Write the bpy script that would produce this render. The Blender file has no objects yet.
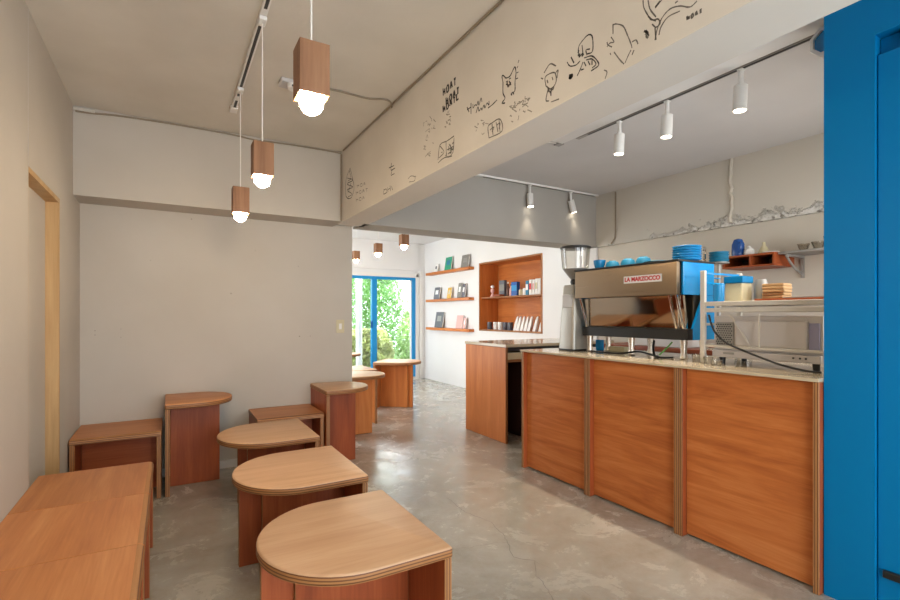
import bpy, bmesh, math, random
from mathutils import Vector, Matrix
random.seed(7)
SC = bpy.context.scene
COL = SC.collection
PI = math.pi

# ------------------------------------------------------------------ camera
F, HZ, CZ = 482.0, 315.0, 1.2
TH = math.radians(30.2)
S_, C_ = math.sin(TH), math.cos(TH)
cam = bpy.data.cameras.new('camera')
cam.sensor_width = 36.0
cam.lens = F / 900.0 * 36.0
cam.shift_y = 15.0 / 900.0
cam.clip_start = 0.02
co = bpy.data.objects.new('camera', cam)
COL.objects.link(co)
co.location = (0, 0, CZ)
co.rotation_euler = (PI / 2, 0, -TH)
SC.camera = co


def on_x(px, py, X):            # point of a wall plane x = X
    u = (px - 450) / F
    d = X / (S_ + u * C_)
    return (X, d * (C_ - u * S_), CZ + (HZ - py) * d / F)


# ------------------------------------------------------------------ helpers
def tag(o, label=None, cat=None, group=None, kind=None):
    if label: o['label'] = label
    if cat: o['category'] = cat
    if group: o['group'] = group
    if kind: o['kind'] = kind
    return o


def empty(name, loc=(0, 0, 0), rz=0.0):
    o = bpy.data.objects.new(name, None)
    o.empty_display_size = 0.05
    COL.objects.link(o)
    o.location = loc
    o.rotation_euler = (0, 0, rz)
    return o


def mk(name, bm, mats, parent=None, smooth=False, loc=None, rz=None):
    bmesh.ops.recalc_face_normals(bm, faces=bm.faces[:])
    me = bpy.data.meshes.new(name)
    bm.to_mesh(me)
    bm.free()
    if not isinstance(mats, (list, tuple)): mats = [mats]
    for m in mats: me.materials.append(m)
    if smooth:
        for p in me.polygons: p.use_smooth = True
        try: me.set_sharp_from_angle(angle=math.radians(38))
        except Exception: pass
    o = bpy.data.objects.new(name, me)
    COL.objects.link(o)
    if parent is not None: o.parent = parent
    if loc is not None: o.location = loc
    if rz is not None: o.rotation_euler = (0, 0, rz)
    return o


def NB(): return bmesh.new()


def box(bm, x0, x1, y0, y1, z0, z1, mi=0, bev=0.0, seg=2):
    vs = [bm.verts.new(p) for p in ((x0, y0, z0), (x1, y0, z0), (x1, y1, z0), (x0, y1, z0),
                                    (x0, y0, z1), (x1, y0, z1), (x1, y1, z1), (x0, y1, z1))]
    fs = [bm.faces.new([vs[i] for i in f]) for f in
          ((3, 2, 1, 0), (4, 5, 6, 7), (0, 1, 5, 4), (1, 2, 6, 5), (2, 3, 7, 6), (3, 0, 4, 7))]
    for f in fs: f.material_index = mi
    if bev > 0:
        es = list({e for f in fs for e in f.edges})
        r = bmesh.ops.bevel(bm, geom=es, offset=bev, segments=seg, profile=0.5, affect='EDGES', clamp_overlap=True)
        for f in r['faces']: f.material_index = mi
    return vs


def prism(bm, pts, z0, z1, mi=0, mi_side=None, bev=0.0, seg=3):
    b = [bm.verts.new((p[0], p[1], z0)) for p in pts]
    t = [bm.verts.new((p[0], p[1], z1)) for p in pts]
    fb = bm.faces.new(b[::-1]); ft = bm.faces.new(t)
    fb.material_index = ft.material_index = mi
    n = len(pts)
    ms = mi if mi_side is None else mi_side
    for i in range(n):
        f = bm.faces.new((b[i], b[(i + 1) % n], t[(i + 1) % n], t[i]))
        f.material_index = ms
    if bev > 0:
        es = list(ft.edges) + list(fb.edges)
        r = bmesh.ops.bevel(bm, geom=es, offset=bev, segments=seg, profile=0.5, affect='EDGES', clamp_overlap=True)
        for f in r['faces']: f.material_index = ms


def lathe(bm, prof, c=(0, 0, 0), n=24, mi=0, cap=True, mat=None):
    """prof: (radius, z) pairs from the bottom up."""
    rings = []
    for r, z in prof:
        ring = []
        for k in range(n):
            a = 2 * PI * k / n
            p = Vector((r * math.cos(a), r * math.sin(a), z))
            if mat is not None: p = mat @ p
            ring.append(bm.verts.new(p + Vector(c)))
        rings.append(ring)
    for i in range(len(rings) - 1):
        for k in range(n):
            f = bm.faces.new((rings[i][k], rings[i][(k + 1) % n], rings[i + 1][(k + 1) % n], rings[i + 1][k]))
            f.material_index = mi
    if cap:
        f = bm.faces.new(rings[0][::-1]); f.material_index = mi
        f = bm.faces.new(rings[-1]); f.material_index = mi


def tube(bm, pts, r, n=8, mi=0):
    pts = [Vector(p) for p in pts]
    rings = []
    for i, p in enumerate(pts):
        a = pts[max(i - 1, 0)]; b = pts[min(i + 1, len(pts) - 1)]
        t = (b - a).normalized()
        up = Vector((0, 0, 1)) if abs(t.z) < 0.95 else Vector((0, 1, 0))
        s = t.cross(up).normalized(); v = s.cross(t)
        rings.append([bm.verts.new(p + (s * math.cos(2 * PI * k / n) + v * math.sin(2 * PI * k / n)) * r) for k in range(n)])
    for i in range(len(rings) - 1):
        for k in range(n):
            f = bm.faces.new((rings[i][k], rings[i][(k + 1) % n], rings[i + 1][(k + 1) % n], rings[i + 1][k]))
            f.material_index = mi
    f = bm.faces.new(rings[0][::-1]); f.material_index = mi
    f = bm.faces.new(rings[-1]); f.material_index = mi


def smooth_path(pts, k=6):
    """Catmull-Rom through the points."""
    P = [Vector(p) for p in pts]
    P = [2 * P[0] - P[1]] + P + [2 * P[-1] - P[-2]]
    out = []
    for i in range(1, len(P) - 2):
        for j in range(k):
            t = j / k
            a, b, c, d = P[i - 1], P[i], P[i + 1], P[i + 2]
            out.append(0.5 * ((2 * b) + (c - a) * t + (2 * a - 5 * b + 4 * c - d) * t * t + (3 * b - a - 3 * c + d) * t ** 3))
    out.append(P[-2])
    return out


# ------------------------------------------------------------------ materials
def new_mat(name):
    m = bpy.data.materials.new(name)
    m.use_nodes = True
    nt = m.node_tree
    return m, nt, nt.nodes['Principled BSDF'], nt.links


def plain(name, col, rough=0.5, metal=0.0, spec=0.5, emit=None, estr=0.0, bump=0.0, bscale=200, coat=0.0):
    m, nt, b, L = new_mat(name)
    b.inputs['Base Color'].default_value = (*col, 1)
    b.inputs['Roughness'].default_value = rough
    b.inputs['Metallic'].default_value = metal
    b.inputs['Specular IOR Level'].default_value = spec
    b.inputs['Coat Weight'].default_value = coat
    if emit:
        b.inputs['Emission Color'].default_value = (*emit, 1)
        b.inputs['Emission Strength'].default_value = estr
    tc = nt.nodes.new('ShaderNodeTexCoord')
    n = nt.nodes.new('ShaderNodeTexNoise')
    n.inputs['Scale'].default_value = bscale
    L.new(tc.outputs['Object'], n.inputs['Vector'])
    mr = nt.nodes.new('ShaderNodeMapRange')
    mr.inputs['To Min'].default_value = max(rough - 0.04, 0.01)
    mr.inputs['To Max'].default_value = min(rough + 0.04, 1)
    L.new(n.outputs['Fac'], mr.inputs['Value'])
    L.new(mr.outputs['Result'], b.inputs['Roughness'])
    if bump > 0:
        bp = nt.nodes.new('ShaderNodeBump')
        bp.inputs['Strength'].default_value = bump
        bp.inputs['Distance'].default_value = 0.002
        L.new(n.outputs['Fac'], bp.inputs['Height'])
        L.new(bp.outputs['Normal'], b.inputs['Normal'])
    return m


def ramp(nt, stops):
    r = nt.nodes.new('ShaderNodeValToRGB')
    e = r.color_ramp.elements
    e[0].position, e[0].color = stops[0][0], (*stops[0][1], 1)
    e[1].position, e[1].color = stops[-1][0], (*stops[-1][1], 1)
    for p, c in stops[1:-1]:
        x = e.new(p); x.color = (*c, 1)
    return r


def wood(name, axis, lo, mid, hi, rough=0.42, figure=1.0, tilt=0.0):
    """Rotary-cut veneer: long soft grain along one axis of the part."""
    m, nt, b, L = new_mat(name)
    tc = nt.nodes.new('ShaderNodeTexCoord')
    oi = nt.nodes.new('ShaderNodeObjectInfo')
    mul = nt.nodes.new('ShaderNodeMath'); mul.operation = 'MULTIPLY'; mul.inputs[1].default_value = 37.0
    L.new(oi.outputs['Random'], mul.inputs[0])
    add = nt.nodes.new('ShaderNodeVectorMath'); add.operation = 'ADD'
    L.new(tc.outputs['Object'], add.inputs[0]); L.new(mul.outputs[0], add.inputs[1])
    mp = nt.nodes.new('ShaderNodeMapping')
    sc = [9.0, 9.0, 9.0]; sc[axis] = 0.9
    mp.inputs['Scale'].default_value = sc
    if tilt:
        mp.inputs['Rotation'].default_value = (tilt, 0, 0)
    L.new(add.outputs[0], mp.inputs['Vector'])
    n1 = nt.nodes.new('ShaderNodeTexNoise')
    n1.inputs['Scale'].default_value = 1.0; n1.inputs['Detail'].default_value = 5; n1.inputs['Roughness'].default_value = 0.6
    n1.inputs['Distortion'].default_value = 0.8 * figure
    L.new(mp.outputs[0], n1.inputs['Vector'])
    mp2 = nt.nodes.new('ShaderNodeMapping')
    sc2 = [120.0, 120.0, 120.0]; sc2[axis] = 5.0
    mp2.inputs['Scale'].default_value = sc2
    L.new(add.outputs[0], mp2.inputs['Vector'])
    n2 = nt.nodes.new('ShaderNodeTexNoise'); n2.inputs['Scale'].default_value = 1.0; n2.inputs['Detail'].default_value = 2
    L.new(mp2.outputs[0], n2.inputs['Vector'])
    mx = nt.nodes.new('ShaderNodeMath'); mx.operation = 'MULTIPLY_ADD'
    mx.inputs[1].default_value = 0.30
    L.new(n2.outputs['Fac'], mx.inputs[0])
    sub = nt.nodes.new('ShaderNodeMath'); sub.operation = 'SUBTRACT'; sub.inputs[1].default_value = 0.15
    L.new(n1.outputs['Fac'], sub.inputs[0]); L.new(sub.outputs[0], mx.inputs[2])
    r = ramp(nt, [(0.30, lo), (0.52, mid), (0.74, hi)])
    L.new(mx.outputs[0], r.inputs['Fac'])
    hsv = nt.nodes.new('ShaderNodeHueSaturation')
    mr = nt.nodes.new('ShaderNodeMapRange'); mr.inputs['To Min'].default_value = 0.9; mr.inputs['To Max'].default_value = 1.1
    L.new(oi.outputs['Random'], mr.inputs['Value']); L.new(mr.outputs[0], hsv.inputs['Value'])
    L.new(r.outputs['Color'], hsv.inputs['Color'])
    L.new(hsv.outputs['Color'], b.inputs['Base Color'])
    b.inputs['Roughness'].default_value = rough
    b.inputs['Specular IOR Level'].default_value = 0.30
    bp = nt.nodes.new('ShaderNodeBump'); bp.inputs['Strength'].default_value = 0.12; bp.inputs['Distance'].default_value = 0.001
    L.new(n2.outputs['Fac'], bp.inputs['Height']); L.new(bp.outputs['Normal'], b.inputs['Normal'])
    return m


def ply_edge(name, axis, light, dark, period=0.0105):
    m, nt, b, L = new_mat(name)
    tc = nt.nodes.new('ShaderNodeTexCoord')
    sx = nt.nodes.new('ShaderNodeSeparateXYZ'); L.new(tc.outputs['Object'], sx.inputs[0])
    d = nt.nodes.new('ShaderNodeMath'); d.operation = 'DIVIDE'; d.inputs[1].default_value = period
    L.new(sx.outputs[axis], d.inputs[0])
    fr = nt.nodes.new('ShaderNodeMath'); fr.operation = 'FRACT'; L.new(d.outputs[0], fr.inputs[0])
    r = ramp(nt, [(0.0, dark), (0.30, dark), (0.42, light), (0.88, light), (1.0, dark)])
    L.new(fr.outputs[0], r.inputs['Fac'])
    n = nt.nodes.new('ShaderNodeTexNoise'); n.inputs['Scale'].default_value = 60
    L.new(tc.outputs['Object'], n.inputs['Vector'])
    mx = nt.nodes.new('ShaderNodeMix'); mx.data_type = 'RGBA'; mx.blend_type = 'MULTIPLY'
    mx.inputs['Factor'].default_value = 0.35
    L.new(r.outputs['Color'], mx.inputs['A']); L.new(n.outputs['Color'], mx.inputs['B'])
    mx2 = nt.nodes.new('ShaderNodeMix'); mx2.data_type = 'RGBA'; mx2.inputs['Factor'].default_value = 0.08
    L.new(r.outputs['Color'], mx2.inputs['A']); mx2.inputs['B'].default_value = (*light, 1)
    L.new(mx2.outputs['Result'], b.inputs['Base Color'])
    b.inputs['Roughness'].default_value = 0.5
    return m


def plaster(name, col, var=0.05, bump=0.15, scale=3.0, rough=0.85, patch=None):
    m, nt, b, L = new_mat(name)
    tc = nt.nodes.new('ShaderNodeTexCoord')
    n = nt.nodes.new('ShaderNodeTexNoise'); n.inputs['Scale'].default_value = scale; n.inputs['Detail'].default_value = 6
    L.new(tc.outputs['Object'], n.inputs['Vector'])
    lo = tuple(max(c - var, 0) for c in col); hi = tuple(min(c + var, 1) for c in col)
    r = ramp(nt, [(0.3, lo), (0.7, hi)])
    L.new(n.outputs['Fac'], r.inputs['Fac'])
    L.new(r.outputs['Color'], b.inputs['Base Color'])
    n2 = nt.nodes.new('ShaderNodeTexNoise'); n2.inputs['Scale'].default_value = scale * 14; n2.inputs['Detail'].default_value = 5
    L.new(tc.outputs['Object'], n2.inputs['Vector'])
    bp = nt.nodes.new('ShaderNodeBump'); bp.inputs['Strength'].default_value = bump; bp.inputs['Distance'].default_value = 0.004
    L.new(n2.outputs['Fac'], bp.inputs['Height']); L.new(bp.outputs['Normal'], b.inputs['Normal'])
    b.inputs['Roughness'].default_value = rough
    b.inputs['Specular IOR Level'].default_value = 0.25
    return m


def clear_glass(name, tint=(1, 1, 1), gloss=0.08):
    m = bpy.data.materials.new(name); m.use_nodes = True
    nt = m.node_tree; nt.nodes.clear(); L = nt.links
    out = nt.nodes.new('ShaderNodeOutputMaterial')
    tr = nt.nodes.new('ShaderNodeBsdfTransparent'); tr.inputs['Color'].default_value = (*tint, 1)
    gl = nt.nodes.new('ShaderNodeBsdfGlossy'); gl.inputs['Roughness'].default_value = 0.03
    fr = nt.nodes.new('ShaderNodeLayerWeight'); fr.inputs['Blend'].default_value = 0.25
    ml = nt.nodes.new('ShaderNodeMath'); ml.operation = 'MULTIPLY_ADD'
    ml.inputs[1].default_value = 0.5; ml.inputs[2].default_value = gloss * 0.3
    L.new(fr.outputs['Fresnel'], ml.inputs[0])
    mx = nt.nodes.new('ShaderNodeMixShader')
    L.new(ml.outputs[0], mx.inputs[0]); L.new(tr.outputs[0], mx.inputs[1]); L.new(gl.outputs[0], mx.inputs[2])
    L.new(mx.outputs[0], out.inputs['Surface'])
    return m


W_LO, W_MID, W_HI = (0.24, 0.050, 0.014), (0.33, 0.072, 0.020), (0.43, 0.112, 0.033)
B_LO, B_MID, B_HI = (0.40, 0.145, 0.048), (0.50, 0.20, 0.070), (0.59, 0.265, 0.105)
O_LO, O_MID, O_HI = (0.43, 0.125, 0.028), (0.54, 0.172, 0.040), (0.63, 0.235, 0.066)
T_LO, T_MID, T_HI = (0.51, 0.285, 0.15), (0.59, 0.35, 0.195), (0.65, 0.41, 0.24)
WOOD = [wood('lauan_grain_' + 'xyz'[a], a, W_LO, W_MID, W_HI) for a in range(3)]  # shade on the leg panels is put into this darker, redder wood
TOPW = [wood('pale_top_grain_' + 'xyz'[a], a, T_LO, T_MID, T_HI, rough=0.38) for a in range(3)]  # paler wood for the stool tops
BENW = [wood('bench_top_grain_' + 'xyz'[a], a, B_LO, B_MID, B_HI, rough=0.40) for a in range(3)]
ORW = [wood('orange_ply_grain_' + 'xyz'[a], a, O_LO, O_MID, O_HI, rough=0.40) for a in range(3)]
WALNUT = wood('shade_wood', 2, (0.19, 0.085, 0.04), (0.255, 0.122, 0.06), (0.32, 0.165, 0.085), rough=0.5)
PINE = wood('pine_trim', 2, (0.40, 0.245, 0.105), (0.48, 0.30, 0.135), (0.55, 0.36, 0.17), rough=0.5)
CNTW = wood('counter_panel_wood', 1, (0.39, 0.105, 0.024), (0.52, 0.155, 0.037), (0.61, 0.215, 0.062), figure=2.2, tilt=0.35)
EDGE = [ply_edge('ply_edge_' + 'xyz'[a], a, (0.40, 0.178, 0.058), (0.13, 0.042, 0.013)) for a in range(3)]

M_WALL = plaster('painted_wall', (0.505, 0.46, 0.40), 0.025, 0.06, 1.6)
M_WALLK = plaster('kitchen_wall', (0.60, 0.55, 0.47), 0.03, 0.1, 1.6)
M_CEIL = plaster('ceiling_paint', (0.66, 0.615, 0.535), 0.04, 0.2, 2.2)
M_CEILK = plaster('kitchen_ceiling_paint', (0.62, 0.605, 0.595), 0.02, 0.05, 2)
M_LINTEL = plaster('lintel_grey', (0.40, 0.375, 0.335), 0.015, 0.06, 2)  # greyer and darker than the walls and beams around it
M_BEAM = plaster('beam_paint', (0.64, 0.59, 0.52), 0.035, 0.12, 2.5)
M_FAR = plaster('far_room_paint', (0.76, 0.75, 0.735), 0.015, 0.05, 1.5)
M_WHITE = plain('white_trim', (0.78, 0.76, 0.72), 0.5)
M_BLUE = plain('blue_paint', (0.0, 0.165, 0.385), 0.45, spec=0.15, bump=0.08, bscale=30)
M_BLUE2 = plain('blue_frame_paint', (0.001, 0.24, 0.56), 0.35)
M_BLUEC = plain('blue_ceramic', (0.01, 0.22, 0.50), 0.25)
M_TEAL = plain('teal_ceramic', (0.01, 0.18, 0.32), 0.5)
M_NAVY = plain('navy_ceramic', (0.01, 0.08, 0.32), 0.25)
M_BLUEM = plain('blue_machine_paint', (0.005, 0.25, 0.58), 0.22)
M_STEEL = plain('brushed_steel', (0.60, 0.53, 0.45), 0.28, 1.0)
def brushed(name, col):
    m, nt, b, L = new_mat(name)
    b.inputs['Base Color'].default_value = (*col, 1); b.inputs['Metallic'].default_value = 1.0
    b.inputs['Roughness'].default_value = 0.30; b.inputs['Anisotropic'].default_value = 0.85
    tg = nt.nodes.new('ShaderNodeTangent'); tg.direction_type = 'RADIAL'; tg.axis = 'Z'
    L.new(tg.outputs[0], b.inputs['Tangent'])
    b.inputs['Anisotropic Rotation'].default_value = 0.0
    tc = nt.nodes.new('ShaderNodeTexCoord'); mp = nt.nodes.new('ShaderNodeMapping'); mp.inputs['Scale'].default_value = (4, 4, 500)
    n = nt.nodes.new('ShaderNodeTexNoise'); n.inputs['Scale'].default_value = 1
    L.new(tc.outputs['Object'], mp.inputs[0]); L.new(mp.outputs[0], n.inputs['Vector'])
    mr = nt.nodes.new('ShaderNodeMapRange'); mr.inputs['To Min'].default_value = .24; mr.inputs['To Max'].default_value = .36
    L.new(n.outputs['Fac'], mr.inputs['Value']); L.new(mr.outputs[0], b.inputs['Roughness'])
    return m


M_BRUSH = brushed('brushed_panel_steel', (0.215, 0.155, 0.10))
M_MIRROR = plain('polished_steel', (0.62, 0.56, 0.48), 0.05, 1.0)
M_CHROME = plain('chrome', (0.8, 0.76, 0.7), 0.12, 1.0)
M_ALU = plain('grinder_silver', (0.40, 0.375, 0.33), 0.38, 0.6)
M_BLACK = plain('black_plastic', (0.012, 0.012, 0.012), 0.4)
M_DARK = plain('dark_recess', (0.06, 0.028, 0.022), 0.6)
M_GREY = plain('grey_metal', (0.32, 0.31, 0.29), 0.45, 0.4)
M_LGREY = plain('pale_grey_plastic', (0.52, 0.50, 0.49), 0.45)
M_RACK = plain('white_powder_coat', (0.57, 0.52, 0.44), 0.4)
M_APPL = plain('appliance_white', (0.55, 0.505, 0.475), 0.4)
M_APPLB = plain('appliance_violet_plate', (0.30, 0.285, 0.40), 0.45)  # violet grey edge beside the raised cover
M_TOPC = plain('counter_laminate', (0.54, 0.44, 0.30), 0.18, coat=0.3)
M_PAPER = plain('paper_white', (0.80, 0.79, 0.76), 0.7)
M_KRAFT = plain('kraft_paper', (0.44, 0.265, 0.12), 0.75)
M_CREAM = plain('cream_plastic', (0.58, 0.51, 0.32), 0.4)
M_RED = plain('red_ink', (0.55, 0.02, 0.025), 0.5)
M_INK = plain('black_marker_ink', (0.025, 0.022, 0.02), 0.7)
M_INKG = plain('faded_marker_ink', (0.30, 0.27, 0.23), 0.8)
M_INKM = plain('grey_marker_ink', (0.13, 0.115, 0.10), 0.8)
M_CORD = plain('white_cord', (0.75, 0.72, 0.66), 0.5)
M_CABLE = plain('brown_grey_cable', (0.27, 0.215, 0.15), 0.6)
M_BULB = plain('lit_bulb', (1, 0.95, 0.85), 0.4, emit=(1.0, 0.80, 0.55), estr=310)
M_SPOTE = plain('lit_spot_lens', (1, 0.95, 0.88), 0.4, emit=(1.0, 0.88, 0.70), estr=12)
M_GLASS = clear_glass('clear_glass', (0.97, 0.98, 0.98))
M_GLASSB = clear_glass('hopper_glass', (0.88, 0.86, 0.82), 0.3)


# floor: polished concrete, mottled, patchy gloss
def concrete():
    m, nt, b, L = new_mat('polished_concrete')
    tc = nt.nodes.new('ShaderNodeTexCoord')
    def noise(sc, det, rgh, dist=0.0):
        n = nt.nodes.new('ShaderNodeTexNoise')
        n.inputs['Scale'].default_value = sc; n.inputs['Detail'].default_value = det
        n.inputs['Roughness'].default_value = rgh; n.inputs['Distortion'].default_value = dist
        L.new(tc.outputs['Object'], n.inputs['Vector'])
        return n
    a = noise(0.9, 10, 0.68, 1.4)
    c = noise(3.4, 10, 0.74, 0.5)
    d = noise(22, 8, 0.8, 0.4)
    s1 = nt.nodes.new('ShaderNodeMath'); s1.operation = 'MULTIPLY_ADD'; s1.inputs[1].default_value = 0.42
    L.new(c.outputs['Fac'], s1.inputs[0])
    h = nt.nodes.new('ShaderNodeMath'); h.operation = 'MULTIPLY'; h.inputs[1].default_value = 0.50
    L.new(a.outputs['Fac'], h.inputs[0]); L.new(h.outputs[0], s1.inputs[2])
    s2 = nt.nodes.new('ShaderNodeMath'); s2.operation = 'MULTIPLY_ADD'; s2.inputs[1].default_value = 0.16
    L.new(d.outputs['Fac'], s2.inputs[0]); L.new(s1.outputs[0], s2.inputs[2])
    r = ramp(nt, [(0.30, (0.165, 0.145, 0.110)), (0.46, (0.29, 0.262, 0.212)), (0.58, (0.40, 0.372, 0.315)), (0.74, (0.56, 0.535, 0.485))])
    r.color_ramp.interpolation = 'LINEAR'
    L.new(s2.outputs[0], r.inputs['Fac']); L.new(r.outputs['Color'], b.inputs['Base Color'])
    rr = nt.nodes.new('ShaderNodeMapRange')
    rr.inputs['From Min'].default_value = 0.38; rr.inputs['From Max'].default_value = 0.62
    rr.inputs['To Min'].default_value = 0.07; rr.inputs['To Max'].default_value = 0.34
    L.new(c.outputs['Fac'], rr.inputs['Value']); L.new(rr.outputs[0], b.inputs['Roughness'])
    b.inputs['Specular IOR Level'].default_value = 0.6
    b.inputs['Coat Weight'].default_value = 0.25; b.inputs['Coat Roughness'].default_value = 0.12
    bp = nt.nodes.new('ShaderNodeBump'); bp.inputs['Strength'].default_value = 0.35; bp.inputs['Distance'].default_value = 0.008
    L.new(c.outputs['Fac'], bp.inputs['Height']); L.new(bp.outputs['Normal'], b.inputs['Normal'])
    L.new(bp.outputs['Normal'], b.inputs['Coat Normal'])
    return m


M_FLOOR = concrete()


def rough_plaster():
    """Broken, patched plaster along the foot of the old beam over the kitchen wall."""
    m, nt, b, L = new_mat('broken_plaster')
    tc = nt.nodes.new('ShaderNodeTexCoord')
    sx = nt.nodes.new('ShaderNodeSeparateXYZ'); L.new(tc.outputs['Object'], sx.inputs[0])
    n = nt.nodes.new('ShaderNodeTexNoise'); n.inputs['Scale'].default_value = 9; n.inputs['Detail'].default_value = 8; n.inputs['Roughness'].default_value = 0.7
    L.new(tc.outputs['Object'], n.inputs['Vector'])
    # mask of the broken band: low z, plus noise, stronger towards the near end
    mz = nt.nodes.new('ShaderNodeMapRange'); mz.inputs['From Min'].default_value = 1.96; mz.inputs['From Max'].default_value = 2.16
    mz.inputs['To Min'].default_value = 0.55; mz.inputs['To Max'].default_value = 0.0
    L.new(sx.outputs['Z'], mz.inputs['Value'])
    my = nt.nodes.new('ShaderNodeMapRange'); my.inputs['From Min'].default_value = 2.1; my.inputs['From Max'].default_value = 3.4
    my.inputs['To Min'].default_value = 1.0; my.inputs['To Max'].default_value = 0.55
    L.new(sx.outputs['Y'], my.inputs['Value'])
    mu = nt.nodes.new('ShaderNodeMath'); mu.operation = 'MULTIPLY'
    L.new(mz.outputs[0], mu.inputs[0]); L.new(my.outputs[0], mu.inputs[1])
    ad = nt.nodes.new('ShaderNodeMath'); ad.operation = 'ADD'
    L.new(mu.outputs[0], ad.inputs[0]); L.new(n.outputs['Fac'], ad.inputs[1])
    th = nt.nodes.new('ShaderNodeMapRange'); th.inputs['From Min'].default_value = 0.82; th.inputs['From Max'].default_value = 0.90
    L.new(ad.outputs[0], th.inputs['Value'])
    n2 = nt.nodes.new('ShaderNodeTexNoise'); n2.inputs['Scale'].default_value = 26; n2.inputs['Detail'].default_value = 6
    L.new(tc.outputs['Object'], n2.inputs['Vector'])
    r = ramp(nt, [(0.36, (0.22, 0.20, 0.17)), (0.44, (0.62, 0.59, 0.54)), (0.7, (0.82, 0.80, 0.76))])
    L.new(n2.outputs['Fac'], r.inputs['Fac'])
    mx = nt.nodes.new('ShaderNodeMix'); mx.data_type = 'RGBA'
    L.new(th.outputs[0], mx.inputs['Factor']); mx.inputs['A'].default_value = (0.60, 0.56, 0.49, 1)
    L.new(r.outputs['Color'], mx.inputs['B']); L.new(mx.outputs['Result'], b.inputs['Base Color'])
    b.inputs['Roughness'].default_value = 0.9
    hm = nt.nodes.new('ShaderNodeMath'); hm.operation = 'MULTIPLY'
    L.new(th.outputs[0], hm.inputs[0]); L.new(n2.outputs['Fac'], hm.inputs[1])
    bp = nt.nodes.new('ShaderNodeBump'); bp.inputs['Strength'].default_value = 0.9; bp.inputs['Distance'].default_value = 0.02
    L.new(hm.outputs[0], bp.inputs['Height']); L.new(bp.outputs['Normal'], b.inputs['Normal'])
    return m


M_BROKEN = rough_plaster()

# ------------------------------------------------------------------ the setting
CEIL = 2.544
BB = 1.967            # underside of all beams
LX, RX = -0.535, 4.2  # left and right walls
FY = -1.6             # shop front behind the camera
BY = 4.16             # back wall of the front room
EY = 8.18             # garden wall of the far room


def struct(name, bm, mats, label, cat, smooth=False):
    return tag(mk(name, bm, mats, smooth=smooth), label, cat, kind='structure')


bm = NB()
box(bm, -0.7, 4.75, FY - 0.15, EY + 0.2, -0.1, 0.0)


def floor_pt(px, py):
    u = (px - 450) / F; d = CZ * F / (py - HZ)
    return (d * (S_ + u * C_), d * (C_ - u * S_))


def crack(pts, w0):
    q = []
    for a, c in zip(pts[:-1], pts[1:]):
        for j in range(5):
            t = j / 5
            q.append((a[0] + (c[0] - a[0]) * t + random.uniform(-.006, .006), a[1] + (c[1] - a[1]) * t + random.uniform(-.006, .006)))
    q.append(pts[-1])
    prev = None
    for i, p in enumerate(q):
        o_ = q[min(i + 1, len(q) - 1)] if i < len(q) - 1 else p
        b_ = q[max(i - 1, 0)]
        t = Vector((o_[0] - b_[0], o_[1] - b_[1])).normalized()
        w = w0 * random.uniform(0.4, 1.0)
        l = bm.verts.new((p[0] - t.y * w, p[1] + t.x * w, 0.0006)); r = bm.verts.new((p[0] + t.y * w, p[1] - t.x * w, 0.0006))
        if prev:
            f = bm.faces.new((prev[0], prev[1], r, l)); f.material_index = 1
        prev = (l, r)


crack([floor_pt(*p) for p in ((447, 498), (466, 512), (490, 522), (503, 534), (509, 545), (512, 557), (534, 561), (537, 576), (549, 590), (556, 604))], 0.0030)
crack([floor_pt(*p) for p in ((509, 542), (487, 544), (468, 548), (452, 549))], 0.0016)
crack([floor_pt(*p) for p in ((447, 498), (462, 508), (458, 518), (440, 522), (425, 519))], 0.0011)
crack([floor_pt(*p) for p in ((534, 561), (560, 574), (590, 596))], 0.0009)
struct('floor', bm, [M_FLOOR, M_INKM], 'polished grey concrete floor with cracks across the cafe', 'floor')

bm = NB(); box(bm, -0.7, 1.23, FY - .15, 4.28, CEIL, CEIL + .1)
struct('ceiling', bm, M_CEIL, 'beige painted concrete ceiling over the stools', 'ceiling')
bm = NB(); box(bm, 1.455, 4.75, FY - .15, 4.02, CEIL, CEIL + .1)
struct('ceiling', bm, M_CEILK, 'pale grey ceiling over the coffee counter', 'ceiling')
bm = NB(); box(bm, -0.7, 4.75, 4.28, EY + .2, CEIL, CEIL + .1)
struct('ceiling', bm, M_FAR, 'white ceiling of the far room by the garden window', 'ceiling')
bm = NB(); box(bm, 1.455, 2.642, FY, 2.80, CEIL - 0.012, CEIL)
struct('trim_1', bm, M_FAR, 'white ceiling board between the doodled beam and the spotlight track', 'ceiling board')  # boarding with the light reflected onto it put into its white

# left wall with door opening
DY0, DY1, DZ = 2.76, 3.46, 1.855
bm = NB()
box(bm, LX - .12, LX, FY, DY0, 0, CEIL)
box(bm, LX - .12, LX, DY1, 4.28, 0, CEIL)
box(bm, LX - .12, LX, DY0, DY1, DZ, CEIL)
box(bm, LX - .001, LX + .0006, 2.752, 2.756, DZ, CEIL, 1)
struct('wall_left', bm, [M_WALL, M_LGREY], 'cream painted left wall beside the bench row', 'wall')
d = tag(empty('door_1', (LX - .06, (DY0 + DY1) / 2, 0)), 'white door in pine frame set into the left wall', 'door', kind='structure')
w2 = (DY1 - DY0) / 2
bm = NB(); box(bm, -.03, 0.0, -w2 + .012, w2 - .026, 0.01, DZ - .026); mk('door_leaf', bm, M_WALL, d)
bm = NB()
box(bm, -.03, .06, w2 - .026, w2 - .001, 0.001, DZ - .001)
box(bm, -.03, .06, -w2 + .001, w2 - .026, DZ - .026, DZ - .001)
box(bm, -.03, .058, -w2 + .001, -w2 + .012, 0.001, DZ - .026)
mk('door_frame', bm, PINE, d)

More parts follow.
